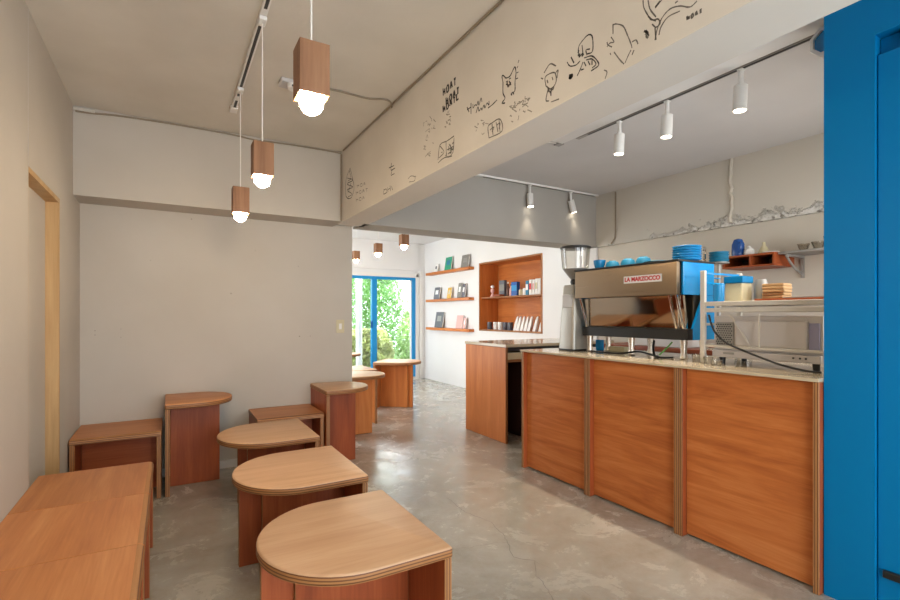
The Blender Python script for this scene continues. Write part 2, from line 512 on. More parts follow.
# back wall (recessed below the beam) and beams
bm = NB(); box(bm, LX, 1.41, BY, 4.28, 0, CEIL)
for x_, z_, r_ in ((.145, 1.93, .005), (-.45, 1.09, .004), (-.45, 1.06, .004), (-.30, 1.10, .003), (-.30, 1.04, .003), (.42, 1.37, .006), (.95, 1.02, .006), (1.04, 1.02, .004), (.60, 1.72, .003), (.94, 1.61, .004), (-.12, 1.60, .003)):
    lathe(bm, [(r_, 0), (r_, .0012)], (x_, BY, z_), 8, 1, mat=Matrix.Rotation(PI / 2, 4, 'X'))
struct('wall_back', bm, [M_WALL, M_INKG], 'plain cream back wall behind the low seats', 'wall')
bm = NB(); box(bm, LX, 1.41, BY - .012, BY, 0, 0.062)
struct('baseboard_back', bm, M_WHITE, 'low pale baseboard along the back wall', 'baseboard')
bm = NB(); box(bm, LX, 1.23, 3.885, BY, BB + .005, CEIL)
struct('trim_2', bm, M_WALL, 'cream beam across the top of the back wall', 'beam')
beam_bm = NB(); box(beam_bm, 1.23, 1.455, FY, 4.02, BB, CEIL)
bmesh.ops.recalc_face_normals(beam_bm, faces=beam_bm.faces[:])
for f in beam_bm.faces:
    if f.normal.z < -.5: f.material_index = 1
M_SOFFIT = plaster('lit_soffit', (0.70, 0.665, 0.60), 0.02, 0.06, 2)  # underside lightened to carry light bounced from the far room
beam = struct('trim_3', beam_bm, [M_BEAM, M_SOFFIT], 'long cream ceiling beam covered in black ink doodles', 'beam')
bm = NB(); box(bm, 1.455, RX, 3.88, 4.12, BB + .02, CEIL); box(bm, 1.42, RX, 3.865, 4.16, BB, BB + .02)
struct('trim_4', bm, M_LINTEL, 'grey lintel beam above the opening to the far room', 'beam')

# right wall with niche hole
NY0, NY1, NZ0, NZ1 = 4.82, 6.30, 0.955, 2.01
bm = NB()
box(bm, RX + .02, RX + .5, FY, 3.9, 0, BB)
struct('wall_right', bm, M_WALLK, 'kitchen wall behind the coffee machine', 'wall')
bm = NB()
box(bm, RX, RX + .5, 3.9, NY0, 0, CEIL); box(bm, RX, RX + .5, NY1, EY + .2, 0, CEIL)
box(bm, RX, RX + .5, NY0, NY1, 0, NZ0); box(bm, RX, RX + .5, NY0, NY1, NZ1, CEIL)
box(bm, RX + .36, RX + .5, NY0, NY1, NZ0, NZ1)
struct('wall_right', bm, M_FAR, 'white wall of the far room with shelves and niche', 'wall')
bm = NB(); box(bm, RX - .03, RX + .5, FY, 3.9, BB, CEIL)
struct('trim_5', bm, M_BROKEN, 'old beam with broken plaster along the top of the kitchen wall', 'beam')
bm = NB()
tube(bm, [(RX - .036, 3.60, 2.53), (RX - .036, 3.60, 2.10), (RX - .036, 3.61, 2.03), (RX - .036, 3.66, 1.975)], 0.008, 8)
struct('trim_6', bm, M_CABLE, 'thin painted conduit running down the kitchen beam', 'conduit', True)
bm = NB()
pts = []
for i in range(14):
    z = 2.54 - i * .042
    pts.append((RX - .031 - random.uniform(0, .006), 2.36 + random.uniform(-.012, .012), z))
tube(bm, pts, 0.016, 6)
struct('trim_7', bm, M_WALLK, 'ragged vertical plaster seam on the kitchen beam', 'plaster seam')

# far room walls
WX0, WX1, WZ0, WZ1 = 2.36, 4.01, 0.04, 1.90
bm = NB()
box(bm, 0.1, WX0, EY, EY + .2, 0, CEIL); box(bm, WX1, RX + .1, EY, EY + .2, 0, CEIL)
box(bm, WX0, WX1, EY, EY + .2, WZ1, CEIL); box(bm, WX0, WX1, EY, EY + .2, 0, WZ0)
box(bm, 0.1, WX1 + .02, EY - .05, EY, WZ1 + .13, CEIL)
struct('wall_far', bm, M_FAR, 'white end wall around the garden window', 'wall')
bm = NB(); box(bm, 0.1, 0.2, 4.28, 5.0, 0, CEIL); box(bm, 0.1, 0.2, 7.8, EY, 0, CEIL); box(bm, 0.1, 0.2, 5.0, 7.8, 0, .3); box(bm, 0.1, 0.2, 5.0, 7.8, 2.1, CEIL)
struct('wall_side', bm, M_FAR, 'hidden side wall of the far room', 'wall')
bm = NB()
box(bm, WX1 + .005, WX1 + .05, EY - .02, EY, 0, WZ1 + .1); box(bm, WX1 + .075, WX1 + .13, EY - .035, EY, 0, WZ1 + .12)
box(bm, WX0, WX1 + .05, EY - .02, EY, WZ1 + .01, WZ1 + .06)
struct('trim_8', bm, M_WHITE, 'white mouldings around the garden window', 'moulding')
w = tag(empty('window_1', ((WX0 + WX1) / 2, EY + .05, WZ0)), 'blue framed sliding glass door to the garden', 'window', kind='structure')
hw = (WX1 - WX0) / 2
bm = NB()
box(bm, -hw, hw, -.05, .05, WZ1 - WZ0 - .05, WZ1 - WZ0 - .001); box(bm, -hw, hw, -.05, .05, 0.001, .05)
box(bm, -hw + .001, -hw + .06, -.05, .05, .05, WZ1 - WZ0 - .05); box(bm, hw - .065, hw - .001, -.05, .05, .05, WZ1 - WZ0 - .05)
mk('window_frame', bm, M_BLUE2, w)
bm = NB(); xm = 3.20 - (WX0 + WX1) / 2
box(bm, xm - .05, xm + .045, -.03, .04, .05, WZ1 - WZ0 - .05); mk('meeting_stile', bm, M_BLUE2, w)
bm = NB(); box(bm, xm - .075, xm - .045, -.045, -.03, 0.93, 1.05); mk('latch', bm, M_NAVY, w)
bm = NB(); box(bm, -hw + .06, xm - .05, -.003, .003, .05, WZ1 - WZ0 - .05); mk('pane', bm, M_GLASS, w)
bm = NB(); box(bm, xm + .045, hw - .065, .012, .018, .05, WZ1 - WZ0 - .05); mk('pane', bm, M_GLASS, w)
bm = NB(); box(bm, hw - .085, hw - .066, -.02, .03, .05, WZ1 - WZ0 - .05); mk('reflection_strip', bm, M_WHITE, w)  # white strip standing for the frame's reflected glow

# blue door wall right of the counter
BX = 2.43
bm = NB()
box(bm, BX, BX + .12, .808, .982, 0, CEIL)            # jamb
box(bm, BX, BX + .12, -0.15, .808, 2.316, CEIL)       # head
box(bm, BX, BX + .12, -0.35, -0.15, 0, CEIL)
box(bm, BX + .10, BX + .12, -0.15, .808, 0, 2.316)  # unseen backing panel added to stop light leaking past the door
struct('trim_9', bm, M_BLUE, 'broad blue painted frame around the blue door', 'door frame')
d = tag(empty('door_2', (BX + .05, .33, 0)), 'blue panelled door beside the coffee counter', 'door', kind='structure')
bm = NB()
box(bm, 0.0, .04, -.479, .476, .005, 2.312)
mk('door_leaf', bm, M_BLUE, d)
bm = NB()
box(bm, -.035, 0, .40, .476, .19, 2.24, 0, .004); box(bm, -.035, 0, -.479, .40, 2.24, 2.312, 0, .004)
box(bm, -.035, 0, -.479, .476, .005, .19, 0, .004); box(bm, -.035, 0, -.479, -.40, .19, 2.24, 0, .004)
mk('door_rail', bm, M_BLUE, d)
bm = NB(); box(bm, -.052, -.034, -.40, .455, .165, .195, 0, .004); tag(mk('door_bar', bm, M_BLACK, d), 'black bar along the foot of the door panel')
bm = NB(); box(bm, BX + .12, 2.75, 0.80, .95, 0, CEIL); box(bm, 3.95, 4.3, 0.80, .95, 0, CEIL); box(bm, 2.75, 3.95, .80, .95, 0, 1.0); box(bm, 2.75, 3.95, .80, .95, 2.1, CEIL)  # opening cut for the added kitchen fill lamp
struct('wall_side', bm, M_WALLK, 'kitchen end wall behind the blue door frame', 'wall')
# right side of the front zone and the shop front behind the camera (unseen, left open to let light in)
bm = NB(); box(bm, BX, BX + .12, FY, -0.35, 0, CEIL)
struct('wall_side', bm, M_WALL, 'entrance side wall next to the blue door', 'wall')
bm = NB()
box(bm, -.6, -.3, FY - .12, FY, 0, CEIL); box(bm, 2.25, BX + .12, FY - .12, FY, 0, CEIL); box(bm, -.3, 2.25, FY - .12, FY, 2.35, CEIL)
struct('wall_front', bm, M_WALL, 'shop front wall around the street opening', 'wall')

# ------------------------------------------------------------------ plywood parts
def panel(name, b6, thin, grain, parent, mats=None, bev=0.002):
    """A plywood panel: faces across the thin axis show veneer, the others show the layers."""
    bm = NB()
    box(bm, *b6, 0, bev, 1)
    bmesh.ops.recalc_face_normals(bm, faces=bm.faces[:])
    for f in bm.faces:
        f.material_index = 0 if abs(f.normal[thin]) > 0.9 else 1
    W = (mats or WOOD)[grain] if isinstance(mats or WOOD, list) else mats
    return mk(name, bm, [W, EDGE[thin]], parent)


def d_outline(w, dep, n=28):
    r = w / 2
    L = dep - r * 0.94
    pts = [(0, -r), (L, -r)]
    for k in range(1, n):
        a = -PI / 2 + PI * k / n
        pts.append((L + (dep - L) * math.cos(a), r * math.sin(a)))
    pts += [(L, r), (0, r)]
    return pts


def round_corner(pts, idx, rad=0.02, k=4):
    out = []
    n = len(pts)
    for i, p in enumerate(pts):
        if i in idx:
            a = Vector(pts[i - 1]); b = Vector(p); c = Vector(pts[(i + 1) % n])
            u = (a - b).normalized() * rad; v = (c - b).normalized() * rad
            for j in range(k + 1):
                t = j / k
                q = (b + u) * (1 - t) ** 2 + b * 2 * t * (1 - t) + (b + v) * t * t
                out.append((q.x, q.y))
        else:
            out.append(p)
    return out


def stool(loc, rz, w, dep, h, label, group, web_end, layer_end=None, flip=1, tops=None, th=0.036, cat='stool', leg=None):
    """Straight edge on local x=0, the round end towards +x. One side panel, one central web, a second web layer."""
    root = tag(empty('plywood_stool', loc, rz), label, cat, group)
    bm = NB()
    o = d_outline(w, dep)
    o = round_corner(o, {0, len(o) - 1}, 0.012)
    prism(bm, o, h - th, h, 0, 1, 0.0)
    bmesh.ops.recalc_face_normals(bm, faces=bm.faces[:])
    es = [e for e in bm.edges if e.verts[0].co.z > h - 1e-5 and e.verts[1].co.z > h - 1e-5]
    rv = bmesh.ops.bevel(bm, geom=es, offset=0.013, segments=4, profile=0.5, affect='EDGES', clamp_overlap=True)
    for f in rv['faces']: f.material_index = 0 if f.normal.z > .55 else 1
    es = [e for e in bm.edges if e.verts[0].co.z < h - th + 1e-5 and e.verts[1].co.z < h - th + 1e-5]
    rv = bmesh.ops.bevel(bm, geom=es, offset=0.006, segments=2, profile=0.5, affect='EDGES', clamp_overlap=True)
    for f in rv['faces']: f.material_index = 1
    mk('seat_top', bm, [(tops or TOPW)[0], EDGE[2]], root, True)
    z1 = h - th - .0005
    panel('side_panel', (0.004, 0.030, -w / 2 + .004, w / 2 - .004, 0.001, z1), 0, 2, root, leg)
    panel('central_web', (0.031, web_end, -.026, 0.0, 0.001, z1), 1, 2, root, leg)
    if layer_end:
        if flip > 0: panel('web_doubler', (0.031, layer_end, 0.0005, 0.026, 0.001, z1), 1, 2, root, leg)
        else: panel('web_doubler', (0.031, layer_end, -.052, -.0265, 0.001, z1), 1, 2, root, leg)
    return root


G1 = 'low round ended stools in the middle row'
stool((.805, 1.665, 0), PI, .61, .56, .44, 'nearest low round ended stool at the front of the floor', G1, .548, .445)
stool((.820, 2.48, 0), PI, .61, .565, .44, 'middle low round ended stool behind the nearest one', G1, .535, .435)
stool((.820, 3.33, 0), PI, .60, .565, .44, 'rearmost low round ended stool before the back wall bench', G1, .445, .39)
G2 = 'tall round ended stools'
stool((-.028, 3.915, 0), 0, .49, .43, .612, 'tall round ended stool in the back left corner against the wall', G2, .345, None, tops=BENW)
stool((1.038, 3.915, 0), 0, .49, .41, .618, 'tall round ended stool at the end of the back wall', G2, .30, .30, flip=-1)
stool((1.485, 4.695, 0), 0, .50, .44, .605, 'tall stool just past the end of the back wall', G2, .30, .30, flip=-1, leg=ORW)
stool((1.99, 5.25, 0), PI, .49, .435, .60, 'tall stool half hidden behind the one past the wall end', G2, .40, None, leg=ORW)
stool((2.40, 5.98, 0), -0.70, .54, .56, .60, 'tall stool standing furthest right in the far room', G2, .46, .40, flip=-1, leg=ORW)
stool((2.06, 7.3, 0), 0.1, .50, .55, .60, 'tall stool nearest the garden window behind the others', G2, .42, None, leg=ORW)



def bench(loc, rz, wdt, dep, h, label, group):
    """Open box seat, open side towards local -y."""
    root = tag(empty('plywood_bench', loc, rz), label, 'bench', group)
    th = 0.032
    bm = NB()
    prof = [(-dep / 2, h - th), (dep / 2, h - th), (dep / 2, h), (-dep / 2, h)]
    prof = round_corner(prof, {3}, 0.022, 5)
    n = len(prof)
    A = [bm.verts.new((-wdt / 2, p[0], p[1])) for p in prof]
    B = [bm.verts.new((wdt / 2, p[0], p[1])) for p in prof]
    for f in (bm.faces.new(A), bm.faces.new(B[::-1])): f.material_index = 1
    for i in range(n):
        f = bm.faces.new((A[i], A[(i + 1) % n], B[(i + 1) % n], B[i]))
        nz = abs(prof[i][0] - prof[(i + 1) % n][0])
        f.material_index = 0 if nz > 0.1 else 1
    bmesh.ops.bevel(bm, geom=[e for e in bm.edges if abs(e.verts[0].co.x - e.verts[1].co.x) < 1e-6], offset=0.002, segments=1, affect='EDGES')
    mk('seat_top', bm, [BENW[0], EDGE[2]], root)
    z1 = h - th - .0005
    for s in (-1, 1):
        x0, x1 = sorted((s * (wdt / 2 - .002), s * (wdt / 2 - .028)))
        panel('side_panel', (x0, x1, -dep / 2 + .003, dep / 2 - .003, 0.001, z1), 0, 2, root)
    panel('back_panel', (-wdt / 2 + .029, wdt / 2 - .029, .02, .04, 0.001, z1), 1, 0, root)
    return root


G3 = 'low box benches along the left wall'
for i, (y0, y1, lab) in enumerate(((2.435, 2.945, 'low plywood box bench furthest back in the left wall row'),
                                   (1.905, 2.434, 'low plywood box bench in the middle of the left wall row'),
                                   (1.375, 1.904, 'low plywood box bench nearest in the bottom left corner'))):
    bench(((-.07 - .534) / 2, (y0 + y1) / 2, 0), PI / 2, (y1 - y0) - .003, .463, .44, lab, G3)
G4 = 'low box benches at the back wall'
bench((-.286, 3.915, 0), 0, .482, .475, .44, 'low plywood box bench in the back left corner beside the tall stool', G4)
bench((.789, 3.925, 0), 0, .482, .46, .445, 'low plywood box bench between rear stool and tall stool', G4)

# ------------------------------------------------------------------ coffee counter
CX = 2.397
CT = 0.927
segs = ((2.312, 3.000, 'far left coffee counter unit with orange plywood front'),
        (1.648, 2.310, 'middle coffee counter unit with orange plywood front'),
        (0.985, 1.646, 'right coffee counter unit against the blue frame'))
for y0, y1, lab in segs:
    root = tag(empty('counter_unit', (CX, (y0 + y1) / 2, 0)), lab, 'counter', 'coffee counter units')
    h = (y1 - y0) / 2
    for s in (-1, 1):
        a, b = sorted((s * (h - .0005), s * (h - .025)))
        panel('side_panel', (0, .70, a, b, .001, CT - .0155), 1, 2, root)
    panel('front_panel', (.036, .054, -h + .0255, h - .0255, .012, CT - .0155), 0, 1, root, mats=CNTW)
bm = NB(); box(bm, CX - .008, CX + .74, .984, 3.010, CT - .015, CT, 0, .003, 2)
tag(mk('countertop', bm, M_TOPC), 'thin cream worktop over the coffee counter units', 'countertop')

# second counter under the lintel
root = tag(empty('service_counter', (2.70, 3.96, 0)), 'orange plywood service counter under the far lintel', 'counter')
panel('end_panel', (0, .026, -.35, .35, .001, .896), 0, 2, root, ORW)
panel('end_panel', (1.40, 1.426, -.35, .35, .001, .896), 0, 2, root, ORW)
panel('back_panel', (.027, 1.399, .32, .345, .001, .896), 1, 0, root, ORW)
panel('shelf', (.027, 1.399, -.345, .319, .755, .779), 2, 0, root, ORW)
bm = NB(); box(bm, -.006, 1.44, -.36, .36, .897, .925, 0, .004, 2); mk('worktop', bm, M_TOPC, root)
bm = NB(); box(bm, .028, 1.398, -.335, -.30, .862, .896); mk('drawer_gap', bm, M_BLACK, root)  # black strip put in for the dark gap above the tray
bm = NB(); box(bm, .03, .40, -.33, .1, .7795, .845, 0, .004); tag(mk('drawer', bm, M_CREAM, root), 'cream pull-out tray')
bm = NB(); box(bm, .30, .34, -.33, .31, .001, .754); mk('divider', bm, M_DARK, root)

# back counter along the kitchen wall
root = tag(empty('back_counter', (3.85, 2.35, 0)), 'wooden back counter along the kitchen wall', 'counter')
bm = NB(); box(bm, -.33, .36, -1.35, .9, .90, .93, 0, .003); mk('worktop', bm, WOOD[1], root)
panel('front_panel', (-.30, -.28, -1.34, .89, .001, .8995), 0, 1, root)
bm = NB(); box(bm, 3.60, 3.86, 2.42, 2.95, .931, 1.0, 0, .006)
tag(mk('dish_tray', bm, M_PAPER), 'white tray on the back counter behind the coffee machine', 'tray')

# ------------------------------------------------------------------ coffee machine
root = tag(empty('coffee_machine', (2.62, 2.22, CT)), 'steel and blue espresso machine on the coffee counter', 'coffee machine')
zz = CT
bm = NB(); box(bm, 0, .03, -.412, .425, 1.322 - zz, 1.522 - zz, 0, .003); mk('rear_panel', bm, M_BRUSH, root)
bm = NB(); box(bm, .031, .36, -.408, .42, 1.33 - zz, 1.515 - zz, 0, .004); mk('body', bm, M_BLACK, root)
bm = NB(); box(bm, -.004, .37, -.425, .43, 1.5225 - zz, 1.534 - zz, 0, .003); mk('cup_tray', bm, M_BLACK, root)
for s in (-1, 1):
    bm = NB(); y0, y1 = sorted((s * .41 if s < 0 else .422, s * .426 if s < 0 else .438))
    box(bm, .045, .36, y0, y1, 1.322 - zz, 1.522 - zz, 0, .004)
    for z in (1.385, 1.43): box(bm, .06, .42, y0 - .002, y1 + .002, z - zz, z + .006 - zz)
    mk('blue_side', bm, M_BLUEM, root)
    bm = NB()
    pts = [(.14, 1.046), (.36, 1.046), (.36, 1.3215), (.25, 1.3215), (.14, 1.116)]
    A = [bm.verts.new((p[0], y0, p[1] - zz)) for p in pts]; B = [bm.verts.new((p[0], y1, p[1] - zz)) for p in pts]
    bm.faces.new(A); bm.faces.new(B[::-1])
    for i in range(5): bm.faces.new((A[i], A[(i + 1) % 5], B[(i + 1) % 5], B[i]))
    mk('blue_side', bm, M_BLUEM, root)
bm = NB()   # polished, slightly sloping splash panel below the body
v = [bm.verts.new(p) for p in ((.075, -.40, 1.321 - zz), (.075, .40, 1.321 - zz), (.11, .40, 1.116 - zz), (.11, -.40, 1.116 - zz),
                               (.095, -.40, 1.321 - zz), (.095, .40, 1.321 - zz), (.13, .40, 1.116 - zz), (.13, -.40, 1.116 - zz))]
for f in ((0, 1, 2, 3), (7, 6, 5, 4), (0, 4, 5, 1), (3, 2, 6, 7), (1, 5, 6, 2), (0, 3, 7, 4)): bm.faces.new([v[i] for i in f])
mk('splash_panel', bm, M_MIRROR, root)
bm = NB(); box(bm, .085, .139, -.425, .43, 1.046 - zz, 1.114 - zz, 0, .004); box(bm, .139, .36, -.409, .421, 1.046 - zz, 1.114 - zz, 0, .002); mk('base_tray', bm, M_BLACK, root)
bm = NB(); box(bm, .19, .30, -.395, .40, 1.1145 - zz, 1.3295 - zz, 0, .006); mk('group_housing', bm, plain('dark_bronze', (.10, .075, .05), .35, .6), root)
for y in (-.392, -.345, .395):
    bm = NB(); tube(bm, [(.025, y, 1.325 - zz), (.096, y, 1.112 - zz)], .009, 8); mk('strut', bm, M_CHROME, root, True)
for x in (.13, .33):
    for y in (-.37, .02, .40):
        bm = NB(); lathe(bm, [(.020, .001), (.024, .006), (.018, .04), (.024, .1185)], (x, y, 0), 16); mk('foot', bm, M_STEEL, root, True)
b0 = on_x(624, 287, 2.62); b1 = on_x(662, 287, 2.62)
bm = NB(); box(bm, -.004, -.0005, b1[1] - 2.22, b0[1] - 2.22, 1.408 - zz, 1.455 - zz, 0, .001)
badge = mk('badge', bm, M_PAPER, root)
cu = bpy.data.curves.new('lettering', 'FONT'); cu.body = 'LA MARZOCCO'; cu.size = .040; cu.align_x = 'CENTER'; cu.align_y = 'CENTER'
cu.offset = .0016; cu.extrude = .0006
tmp = bpy.data.objects.new('lettering', cu); COL.objects.link(tmp)
bpy.context.view_layer.update()
me = bpy.data.meshes.new_from_object(tmp.evaluated_get(bpy.context.evaluated_depsgraph_get()))
bpy.data.objects.remove(tmp)
lw = max(v.co.x for v in me.vertices) - min(v.co.x for v in me.vertices)
k = (b0[1] - b1[1] - .02) / lw
me.transform(Matrix(((0, 0, -1, -.0052), (-1, 0, 0, (b0[1] + b1[1]) / 2 - 2.22), (0, 1, 0, 1.4315 - zz), (0, 0, 0, 1))) @ Matrix.Diagonal((k, k * 1.0, 1, 1)))
me.materials.clear(); me.materials.append(M_RED)
o = bpy.data.objects.new('lettering', me); COL.objects.link(o); o.parent = badge; o['label'] = 'red capital lettering on the badge'

# cups on the machine
ZT = 1.5345


def cup(loc, r, h, m, label, group, cat='cup'):
    bm = NB()
    lathe(bm, [(r * .62, 0), (r * .70, .002), (r * .95, h * .6), (r, h), (r * .93, h - .001), (r * .86, h * .55), (r * .5, .008)], (0, 0, 0), 20)
    return tag(mk('cup', bm, m, None, True, loc), label, cat, group)


def mach_y(px, X):
    u = (px - 450) / F
    return X * (C_ - u * S_) / (S_ + u * C_)


for i, (px, xx, m, lab) in enumerate(((599.5, 2.70, M_BLUEC, 'bright blue cup nearest the grinder on the machine top'),
                                      (612.5, 2.74, M_TEAL, 'teal upturned cup second from the grinder on the machine top'),
                                      (628, 2.72, M_TEAL, 'teal upturned cup in the middle of the machine top'),
                                      (643.5, 2.72, M_TEAL, 'teal upturned cup fourth from the grinder on the machine top'))):
    if i == 0:
        cup((xx, mach_y(px, xx), ZT), .043, .062, m, lab, 'cups on the coffee machine')
    else:
        bm = NB(); lathe(bm, [(.048, 0), (.050, .003), (.048, .024), (.040, .042), (.026, .048), (.024, .052)], (0, 0, 0), 22)
        tag(mk('cup', bm, m, None, True, (xx, mach_y(px, xx), ZT)), lab, 'cup', 'cups on the coffee machine')
bm = NB(); lathe(bm, [(.05, 0), (.082, .012), (.080, .014), (.045, .006)], (0, 0, 0), 24)
tag(mk('saucer', bm, M_TEAL, None, True, (2.74, 2.035, ZT)), 'teal saucer on the machine top beside the stacked plates', 'saucer')
for i in range(6):
    bm = NB(); lathe(bm, [(.05, 0), (.078, .004), (.085, .0125), (.083, .015), (.05, .0145)], (0, 0, 0), 28)
    w_ = ('lowest', 'second', 'third', 'fourth', 'fifth', 'topmost')[i]
    tag(mk('saucer', bm, M_BLUEC, None, True, (2.78, 1.85, ZT + i * .0152)), w_ + ' blue saucer counted upward in the stack on the coffee machine', 'saucer', 'stacked saucers on the coffee machine')

# grinder
root = tag(empty('coffee_grinder', (2.735, 2.755, CT)), 'silver coffee grinder with glass hopper at the counter end', 'coffee grinder')
bm = NB()
A = [(-.105, -.085), (.105, -.085), (.105, .085), (-.105, .085)]
A = round_corner(A, {0, 1, 2, 3}, .03)
lev = [(0.0135, 1.0), (.05, .99), (.30, .84), (.49, .74), (.505, .68)]
R = [[bm.verts.new((x * s, y * s, z)) for x, y in A] for z, s in lev]
for i in range(len(R) - 1):
    for j in range(len(A)): bm.faces.new((R[i][j], R[i][(j + 1) % len(A)], R[i + 1][(j + 1) % len(A)], R[i + 1][j]))
bm.faces.new(R[0][::-1]); bm.faces.new(R[-1])
mk('body', bm, M_ALU, root, True)
bm = NB(); box(bm, -.10, .10, -.082, .082, .001, .013, 0, .003); mk('base', bm, M_BLACK, root)
bm = NB(); box(bm, -.092, -.07, -.05, .05, .33, .43, 0, .006); mk('control_panel', bm, M_LGREY, root)
bm = NB(); lathe(bm, [(.035, .5055), (.04, .53), (.035, .55)], (0, 0, 0), 20); mk('collar', bm, M_BLACK, root, True)
bm = NB(); lathe(bm, [(.036, .5505), (.075, .60), (.096, .63), (.05, .60)], (0, 0, 0), 24); mk('hopper_funnel', bm, M_GREY, root, True)
bm = NB(); lathe(bm, [(.098, .632), (.110, .785)], (0, 0, 0), 28, cap=False); mk('hopper', bm, M_GLASSB, root, True)
for a in range(8):
    bm = NB(); t = 2 * PI * a / 8
    tube(bm, [(.099 * math.cos(t), .099 * math.sin(t), .634), (.111 * math.cos(t), .111 * math.sin(t), .785)], .0022, 5); mk('hopper_rib', bm, M_LGREY, root, True)
bm = NB(); lathe(bm, [(.110, .7855), (.118, .790), (.118, .800), (.108, .806)], (0, 0, 0), 28); mk('lid', bm, M_BLACK, root, True)

# ------------------------------------------------------------------ metal rack with appliance
RK0, RK1, RKX0, RKX1 = 1.030, 1.645, 2.625, 2.99
root = tag(empty('metal_rack', (2.80, 1.36, CT)), 'white metal shelf rack on the right end of the counter', 'rack')
ox, oy, oz = 2.80, 1.36, CT


def rel(bm, x0, x1, y0, y1, z0, z1, bev=0.002):
    box(bm, x0 - ox, x1 - ox, y0 - oy, y1 - oy, z0 - oz, z1 - oz, 0, bev, 1)


for x in (RKX0, RKX1):
    for y, zt in ((RK0, 1.272), (RK1, 1.452)):
        bm = NB(); rel(bm, x - .011, x + .011, y - .013, y + .013, CT + .001, zt)
        mk('post', bm, M_RACK, root)
bm = NB(); rel(bm, RKX0 - .012, RKX1 + .012, RK0 + .014, RK1 - .014, 1.250, 1.274); mk('shelf', bm, M_RACK, root)
for x in (RKX0, RKX1):
    bm = NB(); rel(bm, x - .009, x + .009, RK0 + .0135, RK1 - .0135, 1.216, 1.239); mk('rail', bm, M_RACK, root)
    bm = NB(); rel(bm, x - .006, x + .006, RK0 + .0135, RK1 - .0135, 1.020, 1.034); mk('rail', bm, M_RACK, root)
for z in (1.02, 1.14, 1.216):
    bm = NB(); rel(bm, RKX0 + .012, RKX1 - .012, RK1 - .006, RK1 + .006, z, z + .014); mk('rail', bm, M_RACK, root)
for z in (1.375, 1.432):
    bm = NB(); rel(bm, RKX0 + .012, RKX1 - .012, RK1 - .006, RK1 + .006, z, z + .012); tag(mk('rail', bm, M_BLUEM, root), 'pale blue top rail')
bm = NB()
for a, b in (((RK1 - .13, 1.205), (RK1 - .24, 1.03)), ((RK1 - .13, 1.205), (RK1 - .16, 1.17)), ((RK1 - .24, 1.03), (RK1 - .20, 1.11))):
    tube(bm, [(RKX0 + .03 - ox, a[0] - oy, a[1] - oz), (RKX0 + .03 - ox, b[0] - oy, b[1] - oz)], .0035, 6)
mk('wire_brace', bm, M_RACK, root, True)
bm = NB(); rel(bm, RKX0 + .004, RKX0 + .010, 1.345, 1.353, 1.024, 1.205, 0); mk('wire_upright', bm, M_RACK, root)

root = tag(empty('microwave_oven', (2.84, 1.36, CT)), 'white oven seen from its vented back inside the rack', 'oven')


def rm(bm, x0, x1, y0, y1, z0, z1, mi=0, bev=0.003):
    box(bm, x0 - 2.84, x1 - 2.84, y0 - 1.36, y1 - 1.36, z0 - CT, z1 - CT, mi, bev, 2)


bm = NB(); rm(bm, 2.70, 2.965, 1.093, 1.625, .962, 1.195); mk('casing', bm, M_APPL, root)
bm = NB(); rm(bm, 2.678, 2.6995, 1.15, 1.50, 1.03, 1.17, 0, .008); mk('raised_cover', bm, M_APPL, root)
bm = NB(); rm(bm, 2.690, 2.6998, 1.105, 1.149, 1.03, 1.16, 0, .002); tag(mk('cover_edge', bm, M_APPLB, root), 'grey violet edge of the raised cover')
bm = NB(); rm(bm, 2.694, 2.6996, 1.515, 1.61, 1.03, 1.16, 0, .001)
gr = mk('vent_grille', bm, M_GREY, root)
bm = NB()
for i in range(10):
    for j in range(7):
        z = 1.036 + i * .012; y = 1.522 + j * .013 + (i % 2) * .006
        rm(bm, 2.6925, 2.6939, y, y + .007, z, z + .006, 0, 0)
g2 = mk('vent_hole', bm, M_BLACK, gr); g2['kind'] = 'stuff'
bm = NB(); rm(bm, 2.675, 2.6995, 1.094, 1.624, .964, 1.004, 0, .004); mk('lower_band', bm, M_APPL, root)
for y in (1.21, 1.18, 1.155):
    bm = NB(); lathe(bm, [(.005, 0), (.005, .003)], (2.672 - 2.84, y - 1.36, .986 - CT), 10, mat=Matrix.Rotation(PI / 2, 4, 'Y')); mk('screw', bm, M_BLACK, root)
bm = NB(); rm(bm, 2.673, 2.675, 1.50, 1.56, .982, .994, 0, 0); mk('rating_plate', bm, M_GREY, root)
for x in (2.72, 2.94):
    for y in (1.13, 1.59):
        bm = NB(); lathe(bm, [(.014, .001), (.016, .0345)], (x - 2.84, y - 1.36, 0), 12); mk('foot', bm, M_BLACK, root)
bm = NB()
tube(bm, smooth_path([(2.605, 1.60, 1.20), (2.604, 1.585, 1.15), (2.603, 1.56, 1.10), (2.602, 1.50, 1.05), (2.598, 1.40, 1.01), (2.59, 1.30, .978), (2.585, 1.22, .955), (2.595, 1.13, .937), (2.60, 1.06, .934)]), .0055, 8)
tag(mk('power_cord', bm, M_BLACK, None, True), 'black power cord drooping in front of the white oven', 'cord')

